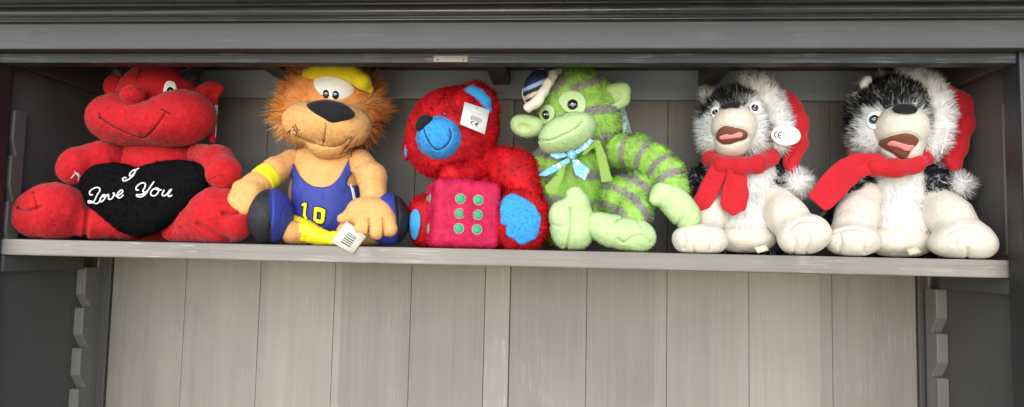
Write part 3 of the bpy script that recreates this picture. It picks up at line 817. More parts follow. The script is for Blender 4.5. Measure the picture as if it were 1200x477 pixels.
def digits(grow_, nm, col, off, th):
    ob = []
    one = [(353.2, 239.5), (356.2, 237.4), (359.6, 238.2), (358.7, 245), (358.2, 252), (360.3, 256.4), (357.6, 257), (354.8, 252.5), (355.6, 246), (356, 241.2), (353.6, 241.8)]
    zer = [(368.5, 242.8), (375, 243.2), (381.2, 245.8), (381.2, 250), (379.8, 259.3), (377.6, 262.2), (371.5, 261.6), (367.2, 257.6), (367.6, 250)]
    hole = np.array([(371.4, 247.6), (376.6, 249), (376, 258), (370.8, 256.6)])
    for i, po in enumerate((one, zer)):
        po = np.array(po, float)
        p = patch(grow(torso, .0044), np.array(po), th, off, .0006, smooth=False)
        f0 = p[0]; s = mpp(370, .17); pl = po
        def f(P, f0=f0, pl=pl, i=i):
            q = to_px(P); d = (poly_d(q, pl)-grow_)*s
            if i == 1: d = np.maximum(d, -(poly_d(q, hole)+grow_)*s)
            return smax(np.abs(torso[0](P)-.0044-off)-th, d, .0006)+np.where(P[:, 1] > .24, 1., 0.)
        pad = np.array([.004, .004, .004])
        ob.append(form(nm, (f, p[1]-pad, p[2]+pad), col, M_FELT, J, .0009))
    return ob
digits(1.3, 'numeral_backing', BLACK, .0006, .0009)
digits(0.1, 'numeral', (.78, .70, .03), .0018, .0009)
so_ = [(342, 249), (350, 253), (362, 262), (378, 269), (394, 274), (408, 272), (406, 282), (392, 286.5), (378, 287), (364, 284), (352, 276), (345, 264)]
shorts = onshelf(lumpy(limb([(345, 259, .166, 8), (357, 271, .158, 11), (376, 279, .155, 9), (396, 281, .155, 8), (420, 276, .16, 12)], .01), .0025, 75))
form('shorts', shorts, YEL, M_SATIN, t, .0018)
thL = onshelf(limb([(362, 272, .17, 15), (342, 272, .15, 13)])); form('leg', thL, TAN, M_PLUSH, t, hair=VP)
thR = onshelf(limb([(410, 274, .165, 16), (440, 268, .15, 17)])); form('leg', thR, TAN, M_PLUSH, t, hair=VP)
def shoe(c, r, yaw, rot, name, sole_test):
    sh = onshelf(ell(*c, *r, rot=rot, yaw=yaw))
    def colf(P, q): return np.where(sole_test(P, q)[:, None], np.array([.016, .016, .02])[None]*(1+1.2*np.clip(vnoise(P, 900)-.55, 0, 1)[:, None]*8), JBLUE[None]*1.05)
    return sh, colf
sh, cf = shoe((317.5, 254, .14), (24, 33, 34), 0, 3, 'shoe', lambda P, q: q[:, 0] < 317+.0*q[:, 1]+1.5*np.sin((q[:, 1]-254)/14.))
sh = seam(sh, [(317, 221), (319, 240), (318.5, 256), (316, 270), (315, 286)], .0018, 1.2)
sh = seam(sh, [(341, 240), (333, 244), (329, 262), (331, 284)], .001, 1.2)
form('shoe', sh, cf, M_NYLON, t, .0018)
sh, cf = shoe((455, 257, .145), (25, 31, 32), 0, -4, 'shoe', lambda P, q: q[:, 0] > 464+2*np.sin((q[:, 1]-255)/12.))
sh = seam(sh, [(464, 228), (467, 245), (467, 262), (464, 284)], .0018, 1.2)
form('shoe', sh, cf, M_NYLON, t, .0018)
# arms
aL = U(.008, limb([(342, 188, .2, 13), (322, 200, .17, 14), (300, 218, .145, 14.5), (290, 227, .135, 16)], .01),
       limb([(290, 226, .13, 12), (281, 240, .118, 9.5)]), limb([(293, 229, .128, 10), (288, 244, .116, 7.5)]), limb([(283, 222, .13, 10), (275, 234, .12, 8)]), limb([(298, 224, .128, 9), (295, 236, .118, 6)]))
aL = lumpy(aL, .0006, 90)
A_ = form('arm', aL, TAN, M_PLUSH, t, .002, hair=VP)
wb = limb([(305.5, 213.5, .1495, 16.2), (317, 203.5, .164, 16)])
ca = at(305.5, 213.5, .1495); cb = at(317, 203.5, .164); axv = (cb-ca); La = np.linalg.norm(axv); axv /= La
wb = both(wb, lambda P: np.abs((P-ca) @ axv-La/2)-La*.46, .003)
form('wristband', lumpy(wb, .0007, 150), YEL, M_FLEECE, A_, .0017)
aR = U(.009, limb([(422, 190, .195, 15), (436, 208, .16, 15.5), (438, 230, .135, 15)], .01), ell(434, 248, .118, 28, 17, 17, rot=8),
       limb([(420, 250, .113, 11), (401, 256, .107, 6)]), limb([(428, 258, .111, 10), (423, 268, .104, 8.5)]), limb([(442, 260, .11, 10), (441, 271, .102, 9.5)]), limb([(454, 258, .112, 9.5), (457, 268, .105, 9)]))
aR = seam(seam(lumpy(aR, .0006, 90), [(432, 257), (432.5, 266), (432, 276)], .003, 1.4), [(449, 256), (449.5, 266), (449, 277)], .003, 1.4)
A2 = form('arm', aR, TAN, M_PLUSH, t, .002, hair=VP)
def card(name, quad, Y, parent, th=.0007, col=(.62, .59, .49)):
    """a thin card through four points (px, py, Y)"""
    W = [at(x, y, yy) for (x, y), yy in zip(quad, Y)]
    n = np.cross(W[1]-W[0], W[3]-W[0]); n /= np.linalg.norm(n)
    if n[1] > 0: n = -n
    V = np.array([p+n*th*.5 for p in W]+[p-n*th*.5 for p in W])
    Q = np.array([[0, 1, 2, 3], [7, 6, 5, 4], [0, 4, 5, 1], [1, 5, 6, 2], [2, 6, 7, 3], [3, 7, 4, 0]])
    o = put(name, V, Q, None, np.tile(np.array(col), (8, 1)), M_CARD, parent, smooth=False)
    def uv(u, v, lift=.0004): 
        return (W[0]*(1-u)*(1-v)+W[1]*u*(1-v)+W[2]*u*v+W[3]*(1-u)*v)+n*(th*.5+lift)
    return o, uv
def marks(name, uv, rects, col, parent):
    V, Q = [], []
    for u0, v0, u1, v1 in rects:
        b = len(V); V += [uv(u0, v0), uv(u1, v0), uv(u1, v1), uv(u0, v1)]; Q.append([b, b+1, b+2, b+3])
    return put(name, np.array(V), np.array(Q), None, np.tile(np.array(col), (len(V), 1)), M_CARD, parent, smooth=False)
def ink(name, uv, lines, r, col, parent):
    VV, QQ, TT, b = [], [], [], 0
    for l in lines:
        V, (Q, T) = tube_geo(np.array([uv(u, v, .0002) for u, v in smooth_poly(l, 5, False)]), r, 5)
        VV.append(V); QQ.append(Q+b); TT.append(T+b); b += len(V)
    V = np.concatenate(VV); return put(name, V, np.concatenate(QQ), np.concatenate(TT), np.tile(np.array(col), (len(V), 1)), M_CARD, parent)
tg, uv = card('tag', [(406, 259), (388, 283.5), (413.5, 297.5), (429, 277)], (.098, .0925, .0915, .0965), A2)
r_ = random.Random(3); rc = []; v = .24
for i in range(16):
    wv = r_.choice((.04, .055, .07)); rc.append((.32, v, .74, v+wv)); v += wv+r_.choice((.045, .055))
    if v > .84: break
rc = [(a, b_, c_, d_) for a, b_, c_, d_ in rc]
marks('barcode', lambda u, v, l=.0004: uv(u, v, l), [(b_*.85+.1, a, d_*.85+.1, c_) for a, b_, c_, d_ in rc], (.06, .06, .06), tg)

# ------------------------------------------------------------------ red bear with blue muzzle
BRED = np.array([.74, .014, .026]); BBLUE = np.array([.045, .30, .66])
t = thing('plush_bear', 'shaggy red plush bear with blue muzzle, ears and foot pads, leaning sideways behind a dice', 'plush toy', base_of(565, .2), 'plush toys sitting in a row on the shelf')
bcol = lambda P, q: BRED[None]*(1+.22*vnoise(P, 110)[:, None])
def fur_(per=420000, L=.007, w=.0009, comb=(0, -.1, -1), lift=.45, jit=.5, droop=.5, **k):
    return dict(per_m2=per, L=L, w=w, comb=comb, lift=lift, jit=jit, droop=droop, **k)
skull = lumpy(U(.02, ell(532, 152, .2, 50, 47, 44, rot=25), ell(518, 168, .185, 40, 40, 38), ell(548, 140, .21, 32, 32, 34)), .0012, 60)
mz_c = ell(515, 162, .152, 27, 26, 30, rot=15)
hc_ = at(515, 160, .15)
def bear_comb(P, q):
    d = P-hc_; d = d/(np.linalg.norm(d, axis=1)[:, None]+1e-6); d[:, 2] -= .25; return d
head = form('head', skull, bcol, M_FUR, t, .0022, fur_(460000, .0058, comb=bear_comb, lift=.35, jit=.4, keep=lambda P, q: np.where(mz_c[0](P) < .0, 0, 1)))
muz = lumpy(seam(mz_c, [(496, 150), (499, 160), (505, 170), (512, 175), (520, 173), (527, 165), (528.5, 158), (527, 151)], .0016, 1.5), .0006, 120)
mzo = form('muzzle', muz, BBLUE, M_PLUSH, head, .0018, dict(per_m2=500000, L=.0022, w=.0006, lift=.7, jit=.5))
stitches('mouth', muz, [[(497, 152), (500, 161), (505.5, 170), (512, 175.5), (520, 173), (526, 166), (528.5, 158), (527, 151)]], .00085, (.02, .03, .06), M_THREAD, mzo, lift=.0012)
nose = U(.005, ell(498, 142, .128, 10, 7.5, 9, rot=-18), ell(492.5, 149, .130, 6.5, 5.5, 7))
form('nose', nose, BLACK*1.2, M_FELT, head, .0012)
ey, c, gn = button_eye('eye', grow(skull, .0015), 521.5, 133, 2.6, BLACK, M_PLAST, head, flat=.6)
ball('catchlight', c+np.array([-.001, -.0022, .0006]), (.0007, .0005, .0007), WHITE, M_PLAST, ey, nu=10, nv=8)
# ears: blue lining in front of a shaggy back
er = limb([(544, 112, .195, 9), (556, 109, .2, 11), (568, 116, .205, 11), (575, 130, .205, 9)], .006)
E1 = form('ear', er, bcol, M_FUR, head, .0022, fur_(420000, .0085, comb=(.45, .1, .5), lift=.45))
el_ = limb([(546, 109, .174, 5.4), (553, 107, .173, 6.6), (561, 111.5, .174, 7.4), (568, 119.5, .176, 7.2), (571, 130, .178, 5.4)], .004)
form('ear_lining', el_, BBLUE, M_PLUSH, E1, .0016, dict(per_m2=400000, L=.0018, w=.0006, lift=.7, jit=.5))
er = ell(480, 171, .2, 6, 16, 9, rot=8)
E2 = form('ear', er, bcol, M_FUR, head, .002, fur_(420000, .006, comb=(-.6, 0, -.2)))
form('ear_lining', ell(478.5, 173, .19, 4.2, 12, 7, rot=10), BBLUE, M_PLUSH, E2, .0014)
torso = onshelf(lumpy(U(.02, ell(560, 245, .23, 50, 50, 44), ell(556, 205, .225, 38, 34, 36)), .0012, 50))
form('body', torso, bcol, M_FUR, t, .0026, fur_(300000, .0075))
arm = lumpy(U(.015, limb([(580, 190, .2, 19), (603, 203, .18, 23), (617, 228, .16, 18)], .014), ell(600, 200, .185, 27, 22, 22, rot=25)), .0012, 60)
form('arm', arm, bcol, M_FUR, t, .0022, fur_(430000, .0062, comb=(.45, -.1, -.7)))
arm = lumpy(limb([(566, 196, .2, 17), (545, 204, .165, 13), (530, 207, .145, 13.5)], .01), .0008, 80)
form('arm', arm, bcol, M_FUR, t, .0022, fur_(430000, .006, comb=(-.7, -.2, -.3)))
# feet: shaggy discs seen from the front with felt pads
ft = onshelf(lumpy(U(.012, ell(610, 259, .145, 33, 36, 22, rot=-6), limb([(592, 255, .2, 26), (608, 259, .15, 28)], .01)), .0012, 60))
frad = lambda cx, cy: (lambda P, q: np.stack([(q[:, 0]-cx)/40, -np.full(len(P), .15), -(q[:, 1]-cy)/40], 1))
pad_o = [(587, 239.5), (592, 230), (601, 227.5), (612, 231), (626, 241), (634, 256), (632, 269), (627, 279), (615, 285.5), (608, 285.5), (603, 280), (594, 275), (593, 264), (587, 261)]
padp = np.array(pad_o); pdl = smooth_poly(pad_o, 5)
F1 = form('leg', ft, bcol, M_FUR, t, .0022, fur_(430000, .0068, comb=frad(611, 258), lift=.35, keep=lambda P, q: np.where((poly_d(q, pdl) < -1) & (P[:, 1] < .15), 0, 1)))
form('foot_pad', lumpy(patch(ft, pad_o, .0022, .0022, .0022), .0008, 130), BBLUE, M_PLUSH, F1, .0014, dict(per_m2=500000, L=.002, w=.0006, lift=.7, jit=.6))
ft = onshelf(lumpy(ell(497, 259, .165, 19, 30, 26, yaw=20), .001, 60))
F2 = form('leg', ft, bcol, M_FUR, t, .0022, fur_(430000, .006, comb=frad(500, 258), lift=.4, keep=lambda P, q: np.where((((q[:, 0]-485)/7)**2+((q[:, 1]-264)/18)**2 < 1) & (P[:, 1] < .17), 0, 1)))
form('foot_pad', patch(ft, [(480, 264), (481, 252), (486, 245), (491, 248), (493, 258), (491, 272), (487, 281), (482, 277)], .0022, .002, .0022), BBLUE, M_PLUSH, F2, .0014)
tg, uv = card('tag', [(544.5, 119.5), (573.5, 129), (568, 157.5), (539, 145.5)], (.140, .144, .138, .134), t, col=(.66, .65, .62))
rc = []; u = .34
for i in range(12):
    wv = r_.choice((.012, .02, .032)); rc.append((u, .44, u+wv, .62+r_.random()*.04)); u += wv+r_.choice((.014, .022))
    if u > .80: break
marks('barcode', uv, rc, (.16, .15, .15), tg)
marks('small_print', uv, [(.30, .27, .70, .295), (.34, .33, .74, .35), (.30, .38, .66, .40), (.14, .86, .5, .875), (.54, .86, .88, .875)], (.42, .41, .4), tg)
CE_C = [(.52, .70), (.45, .685), (.40, .735), (.42, .79), (.49, .80)]
CE_E = [(.70, .70), (.63, .685), (.58, .735), (.60, .79), (.67, .80)]
ink('ce_mark', uv, [CE_C, CE_E, [(.585, .742), (.66, .742)]], .00075, BLACK, tg)
marks('punch_hole', uv, [(.48, .07, .55, .11)], (.12, .02, .03), tg)

# ------------------------------------------------------------------ plush dice
PINK = np.array([.76, .02, .11])
t = thing('plush_dice', 'bright pink plush dice showing six green spots, leaning against the red bear', 'plush dice', base_of(541, .14))
dc = at(541, 251.5, .150); sz = mpp(541, .15)*39.5
dR = rotm(0, 19, 0) @ rotm(1.5, 0, 0)
dc[2] = ZS+sz-.0015
def dice_f(P):
    q = (P-dc) @ dR; r = sz*.20
    bul = np.maximum(0, 1-np.abs(q)/sz)
    b = np.array([sz, sz, sz])*.955+.0035*np.stack([bul[:, 1]*bul[:, 2], bul[:, 0]*bul[:, 2], bul[:, 0]*bul[:, 1]], 1)
    d = np.abs(q)-(b-r)
    out = np.sqrt((np.maximum(d, 0)**2).sum(1))+np.minimum(d.max(1), 0)-r
    s = np.sort(np.abs(q), 1)
    return out+.0016*np.exp(-((s[:, 2]-s[:, 1])/.0016)**2)*0
dice = onshelf(lumpy((dice_f, dc-sz*1.5, dc+sz*1.5), .0007, 60))
dcol = lambda P, q: PINK[None]*(1+.18*vnoise(P, 140)[:, None])
db = form('cube', dice, dcol, M_FUR, t, .002, dict(per_m2=520000, L=.0028, w=.0007, comb=(.3, 0, -.6), lift=.6, jit=.6, lcol=lambda P, q: np.array([.88, .05, .19])[None]*(1+.18*vnoise(P, 140)[:, None])))
def pip(cx, cz, face):
    n = {'f': np.array([0, -1., 0]), 'l': np.array([-1., 0, 0]), 't': np.array([0, 0, 1.])}[face]
    if face == 'f': loc = np.array([cx, -sz*1.0, cz])
    else: loc = np.array([-sz*1.0, cx, cz])
    # settle on the cloth
    for k in range(60):
        if dice_f((dc+dR @ loc)[None])[0] < .0014: break
        loc = loc-n*.0003
    if face == 'f': A = np.array([[1, 0, 0], [0, 1, 0], [0, 0, 1]])
    else: A = np.array([[0, 1, 0], [1, 0, 0], [0, 0, 1]])
    Rm_ = dR @ A.T.astype(float)
    o = ball('spot', dc+dR @ loc, np.array([.0058, .0022, .0058]), (.03, .33, .18), M_CARD, db, Rm_, nu=24, nv=12)
    k = np.linspace(0, 2*math.pi, 25)
    ring = np.array([dc+dR @ (loc+A.T @ np.array([.0066*math.cos(a), .0, .0066*math.sin(a)])) for a in k])
    rod('spot_rim', ring, .0009, (.34, .32, .22), M_THREAD, o)
k = sz/39.5
for cx in (-9.5, 11):
    for cz in (15, -1.5, -18): pip(cx*k, (cz+1)*k, 'f')
for cx in (-10, 11):
    for cz in (16, -18): pip(cx*k, cz*k, 'l')

# ------------------------------------------------------------------ green striped monkey
GREEN = np.array([.52, .82, .17]); LIME = np.array([.46, .61, .28]); GREY = np.array([.43, .39, .375])
t = thing('plush_monkey', 'lime green plush monkey with grey stripes, a ribbon bow and a striped cap', 'plush toy', base_of(690, .2), 'plush toys sitting in a row on the shelf')
def stripe(fn, lo=.0):
    return lambda P, q: shade_mix(GREEN, GREY, np.clip(fn(P, q)+.45*vnoise(P, 190), 0, 1))*(1+.13*vnoise(P, 90)[:, None])
sstep = lambda x: np.clip(x*2.2+.5, 0, 1)
skull = lumpy(U(.016, ell(676, 126, .205, 44, 45, 40, rot=-10), ell(690, 146, .2, 36, 32, 36)), .0008, 60)
def hs(P, q):
    # bands across the head: forehead side band, temple band, cheek band
    x, y = q[:, 0], q[:, 1]
    def band(ax, ay, bx, by, w):
        L = math.hypot(bx-ax, by-ay); tt = ((x-ax)*(bx-ax)+(y-ay)*(by-ay))/L/L
        d = np.abs((x-ax)*(by-ay)-(y-ay)*(bx-ax))/L
        return sstep((w-d)/3)*((tt > 0) & (tt < 1))
    return np.maximum.reduce([band(668, 106, 704, 93, 5), band(648, 108, 662, 88, 6), band(684, 132, 735, 124, 5.5), band(690, 164, 730, 156, 5), band(622, 164, 640, 148, 5)])
hcomb = lambda P, q: np.stack([(q[:, 0]-672)/50, -np.full(len(P), .1), -(q[:, 1]-140)/50-.1], 1)
muz_c = U(.012, ell(665, 155, .155, 36, 21, 28, rot=-24), ell(664, 160, .158, 30, 17, 28, rot=-20))
head = form('head', skull, stripe(hs), M_FUR, t, .0022, fur_(430000, .0062, comb=hcomb, lift=.4, jit=.45, keep=lambda P, q: np.where(muz_c[0](P) < .001, 0, 1)))
ml = [(632, 164), (645, 164.5), (660, 158.5), (673, 152), (683, 142.5)]
muz = lumpy(seam(muz_c, ml, .0022, 1.3), .0005, 100)
mo = form('muzzle', muz, LIME, M_PLUSH, head, .0018, hair=VP)
stitches('mouth', muz, [ml], .0005, (.16, .26, .07), M_THREAD, mo, lift=.0002)
for po, (x, y), r in (([(654, 118), (660, 109), (671, 106), (682, 110), (687, 120), (684, 131), (674, 133), (662, 130)], (671, 122.5), 6.4), ([(632, 131), (636, 124), (644, 123), (650, 129), (648, 140), (640, 146), (633, 142)], (640, 134.5), 5.6)):
    ep = form('eye_patch', patch(skull, po, .0022, .0035, .002), LIME, M_PLUSH, head, .0015)
    ey, c, gn = button_eye('eye', grow(skull, .006), x, y, r, BLACK, M_PLAST, ep, flat=.6)
    ball('catchlight', c+gn*mpp(x, .17)*r*.58+np.array([0, -.0003, .0002]), (.0011, .0005, .0011), WHITE, M_PLAST, ey, nu=10, nv=8)
def cup(parts, hollow): return cut(U(.008, *parts), hollow, .003)
earR = cup([ell(720, 113, .183, 18, 15, 8, rot=-20), limb([(704, 120, .19, 10), (731, 104.5, .183, 7.5)]), limb([(718, 121, .183, 9), (731, 118, .183, 6)])], ell(720, 112, .165, 12.5, 9.5, 12, rot=-25))
form('ear', earR, LIME, M_PLUSH, head, hair=VP)
earL = cup([ell(616, 148, .19, 17, 13, 8, rot=10), limb([(628, 148, .19, 10), (608, 145, .19, 9)])], ell(612, 149, .171, 11, 8, 10, rot=12))
form('ear', earL, LIME, M_PLUSH, head, hair=VP)
# cap on the side of the head
CR = np.array([.72, .68, .55])
capc = ell(629, 103, .178, 15.5, 22, 24, rot=22)
def cap_col(P, q):
    v = (q[:, 1]-84)*math.cos(math.radians(24))+(q[:, 0]-634)*math.sin(math.radians(24))*1.0
    b = np.floor(v/4.6).astype(int) % 6
    tab = np.array([[.02, .025, .07], [.02, .025, .07], [.30, .42, .68], [.015, .015, .03], [.66, .55, .42], [.025, .025, .09]])
    return tab[b]
cm = form('cap', capc, cap_col, M_NYLON, head, .0013)
rod('cap_piping', np.array([at(x, y, .176) for x, y in smooth_poly([(637, 81), (628, 83), (618, 92), (612.8, 105), (613, 114), (617, 121)], 6, False)]), .0009, CR*1.05, M_FELT, cm)
brim = lumpy(limb([(656, 83, .185, 3.5), (648, 87, .166, 4.6), (643, 97, .154, 4.4), (637, 109, .151, 4.8), (630, 119, .153, 5.6), (620, 126, .158, 6.5)], .006), .0014, 100)
form('cap_brim', brim, CR, M_FELT, cm, .0016)
# body
torso = onshelf(lumpy(U(.02, ell(668, 236, .225, 46, 46, 42), ell(668, 198, .22, 42, 30, 34)), .001, 50))
def bs(P, q):
    y = q[:, 1]-(q[:, 0]-670)*.14
    return np.maximum.reduce([sstep((6-np.abs(y-201))/3)*(q[:, 0] > 672), sstep((7-np.abs(y-238))/3), sstep((6-np.abs(y-184))/3)*(q[:, 0] < 660), sstep((5-np.abs(y-214))/3)*(q[:, 0] < 650)])
form('body', torso, stripe(bs), M_FUR, t, .0024, fur_(330000, .0075))
def along(pts):
    W = np.array([at(x, y, Y) for x, y, Y in pts]); sg = np.concatenate([[0], np.cumsum(np.linalg.norm(np.diff(W, axis=0), axis=1))])
    def s_(P):
        best = np.full(len(P), 9.); out = np.zeros(len(P))
        for i in range(len(W)-1):
            e = W[i+1]-W[i]; l = np.linalg.norm(e); tt = np.clip(((P-W[i]) @ e)/l/l, 0, 1)
            d = np.linalg.norm(P-W[i]-tt[:, None]*e, axis=1); m = d < best
            best[m] = d[m]; out[m] = (sg[i]+tt*l)[m]
        return out
    def comb(P, q):
        best = np.full(len(P), 9.); out = np.zeros((len(P), 3))
        for i in range(len(W)-1):
            e = W[i+1]-W[i]; l = np.linalg.norm(e); tt = np.clip(((P-W[i]) @ e)/l/l, 0, 1)
            d = np.linalg.norm(P-W[i]-tt[:, None]*e, axis=1); m = d < best
            best[m] = d[m]; out[m] = e/l
        return out
    return s_, comb, sg[-1]
ap = [(708, 180, .21, 17), (726, 176.5, .195, 17), (744, 178.5, .18, 17.5), (764, 187.5, .165, 18), (782, 205, .15, 17.5), (791, 224, .138, 15)]
s1, c1, l1 = along([a[:3] for a in ap])
def sarm(P, q):
    u = s1(P)/mpp(750, .17)
    return np.maximum.reduce([sstep((4.0-np.abs(u-c))/2.5) for c in (12, 36, 60, 84, 104)])
arm = lumpy(limb(ap, .014), .0008, 70)
A1 = form('arm', arm, stripe(sarm), M_FUR, t, .002, fur_(470000, .0062, comb=c1, lift=.4))
hand = U(.009, ell(790, 236, .125, 26, 17, 18, rot=32), limb([(774, 226, .125, 11), (768, 234, .115, 7)]), limb([(795, 244, .12, 14), (808, 256, .115, 12)]), ell(803, 252, .118, 18, 15, 15, rot=30))
hand = seam(lumpy(hand, .0006, 80), [(790, 266), (797, 258), (802, 246)], .0022, 1.5)
form('hand', hand, LIME, M_PLUSH, A1, .002, hair=VP)
arm = lumpy(limb([(640, 188, .215, 17), (626, 205, .2, 17), (622, 230, .19, 15)], .012), .0008, 70)
form('arm', arm, stripe(lambda P, q: sstep((5-np.abs((q[:, 1]-190) % 26-13))/3)), M_FUR, t, .0022, fur_(430000, .0062))
# legs
lp = [(706, 258, .2, 22), (728, 232, .185, 22), (748, 222, .16, 17), (744, 250, .135, 17), (735, 262, .13, 15)]
s2, c2, l2 = along([a[:3] for a in lp])
leg = onshelf(lumpy(U(.012, limb(lp, .012), ell(730, 240, .165, 24, 30, 22, rot=-15)), .0008, 70))
def sleg(P, q):
    d = np.hypot((q[:, 0]-700)*.9, (q[:, 1]-272))
    return np.maximum.reduce([sstep((4.2-np.abs(d-c))/2.5) for c in (34, 55, 73)])*(q[:, 0] > 700)
L1 = form('leg', leg, stripe(sleg), M_FUR, t, .0022, fur_(430000, .0062, comb=(.3, -.2, -.6)))
foot = U(.012, ell(727, 272, .118, 38, 19, 20, rot=12), ell(748, 276, .112, 20, 17, 18, rot=18), limb([(700, 262, .115, 12), (716, 272, .11, 14)]))
foot = seam(seam(onshelf(lumpy(foot, .0006, 80)), [(714, 266), (722, 258), (734, 254), (746, 258), (752, 266)], .0022, 1.6), [(724, 280), (732, 284), (740, 278), (752, 276), (762, 284)], .0022, 1.6)
form('foot', foot, LIME, M_PLUSH, L1, .002, hair=VP)
lp = [(650, 262, .2, 22), (664, 268, .16, 20)]
L2 = form('leg', onshelf(limb(lp)), stripe(lambda P, q: sstep((5-np.abs(q[:, 1]-252))/3)), M_FUR, t, .0024, fur_(330000, .006))
foot = U(.010, ell(664, 264, .13, 19, 28, 24), limb([(683, 260, .125, 15), (677, 238, .12, 12.5), (674, 229, .12, 10.5)]), ell(678, 272, .13, 18, 20, 22), ell(656, 250, .122, 12, 14, 14))
foot = seam(seam(onshelf(lumpy(foot, .0006, 80)), [(668, 244), (670, 258), (668, 275), (664, 290)], .003, 1.8), [(646, 262), (655, 266), (666, 264)], .0016, 1.6)
form('foot', foot, LIME, M_PLUSH, L2, .002, hair=VP)
# ribbons: a printed blue bow and a sheer green one
RB = np.array([.16, .45, .74])
def rib_col(P, q):
    a = vnoise(P, 330); dots = (a > .42)
    c = np.where(dots[:, None], np.array([.66, .76, .72])[None], RB[None]); yl = vnoise(P+5, 300) > .62
    return np.where(yl[:, None], np.array([.75, .72, .35])[None], c)
bow = thing  # (name kept free)
knot = form('ribbon_bow', lumpy(ell(670, 181, .148, 6, 6, 6), .0008, 300), rib_col, M_SATIN, t, .0012)
for po, yf in (([(667, 182), (656, 176), (646, 176), (645, 183), (653, 187)], .150), ([(673, 178), (682, 170), (692, 163), (696, 165), (688, 174), (677, 181)], .147),
               ([(667, 184), (652, 192), (640, 198), (630, 206), (640, 207), (656, 199), (668, 190)], lambda x, y: .148+.0009*np.maximum(0, 668-x)*.6),
               ([(670, 186), (677, 187), (692, 199), (685, 211.5), (673.5, 204)], lambda x, y: .148-.0004*(y-190))):
    form('ribbon_loop', slab(po, yf, .0010, .0008, smooth=False), rib_col, M_SATIN, knot, .0011)
SG = np.array([.40, .58, .12])
for po, yf in (([(657, 196), (664, 191), (661, 205), (655, 220), (651, 228), (641, 226), (638.5, 219), (648, 208)], lambda x, y: .150-.0005*(y-190)),
               ([(682, 182), (686, 172), (694, 164), (702, 164), (705, 170), (702, 174), (694, 174), (687, 181)], lambda x, y: .152-.0002*(y-165)), ([(696, 170), (704, 168), (710, 182), (718, 212), (705, 214), (702, 196)], lambda x, y: .149-.0003*(y-165))):
    rb = form('sheer_ribbon', lumpy(slab(po, yf, .0010, .0008, smooth=False), .0006, 90), SG, M_SHEER, t, .0012)
tg, uv = card('tag', [(723, 126), (731, 122), (741, 158), (733, 166)], (.215, .222, .222, .215), t, col=(.55, .66, .64))
marks('small_print', uv, [(.5, .2, .75, .34), (.3, .42, .7, .52), (.5, .62, .8, .82), (.25, .7, .4, .8)], (.2, .3, .32), tg)

# ------------------------------------------------------------------ two huskies in santa hats
CREAM = np.array([.63, .57, .465]); SNOW = np.array([.94, .93, .91]); COAL = np.array([.022, .023, .028]); SRED = np.array([.47, .014, .022])
BROWN = np.array([.17, .062, .034]); TONGUE = np.array([.72, .26, .25])

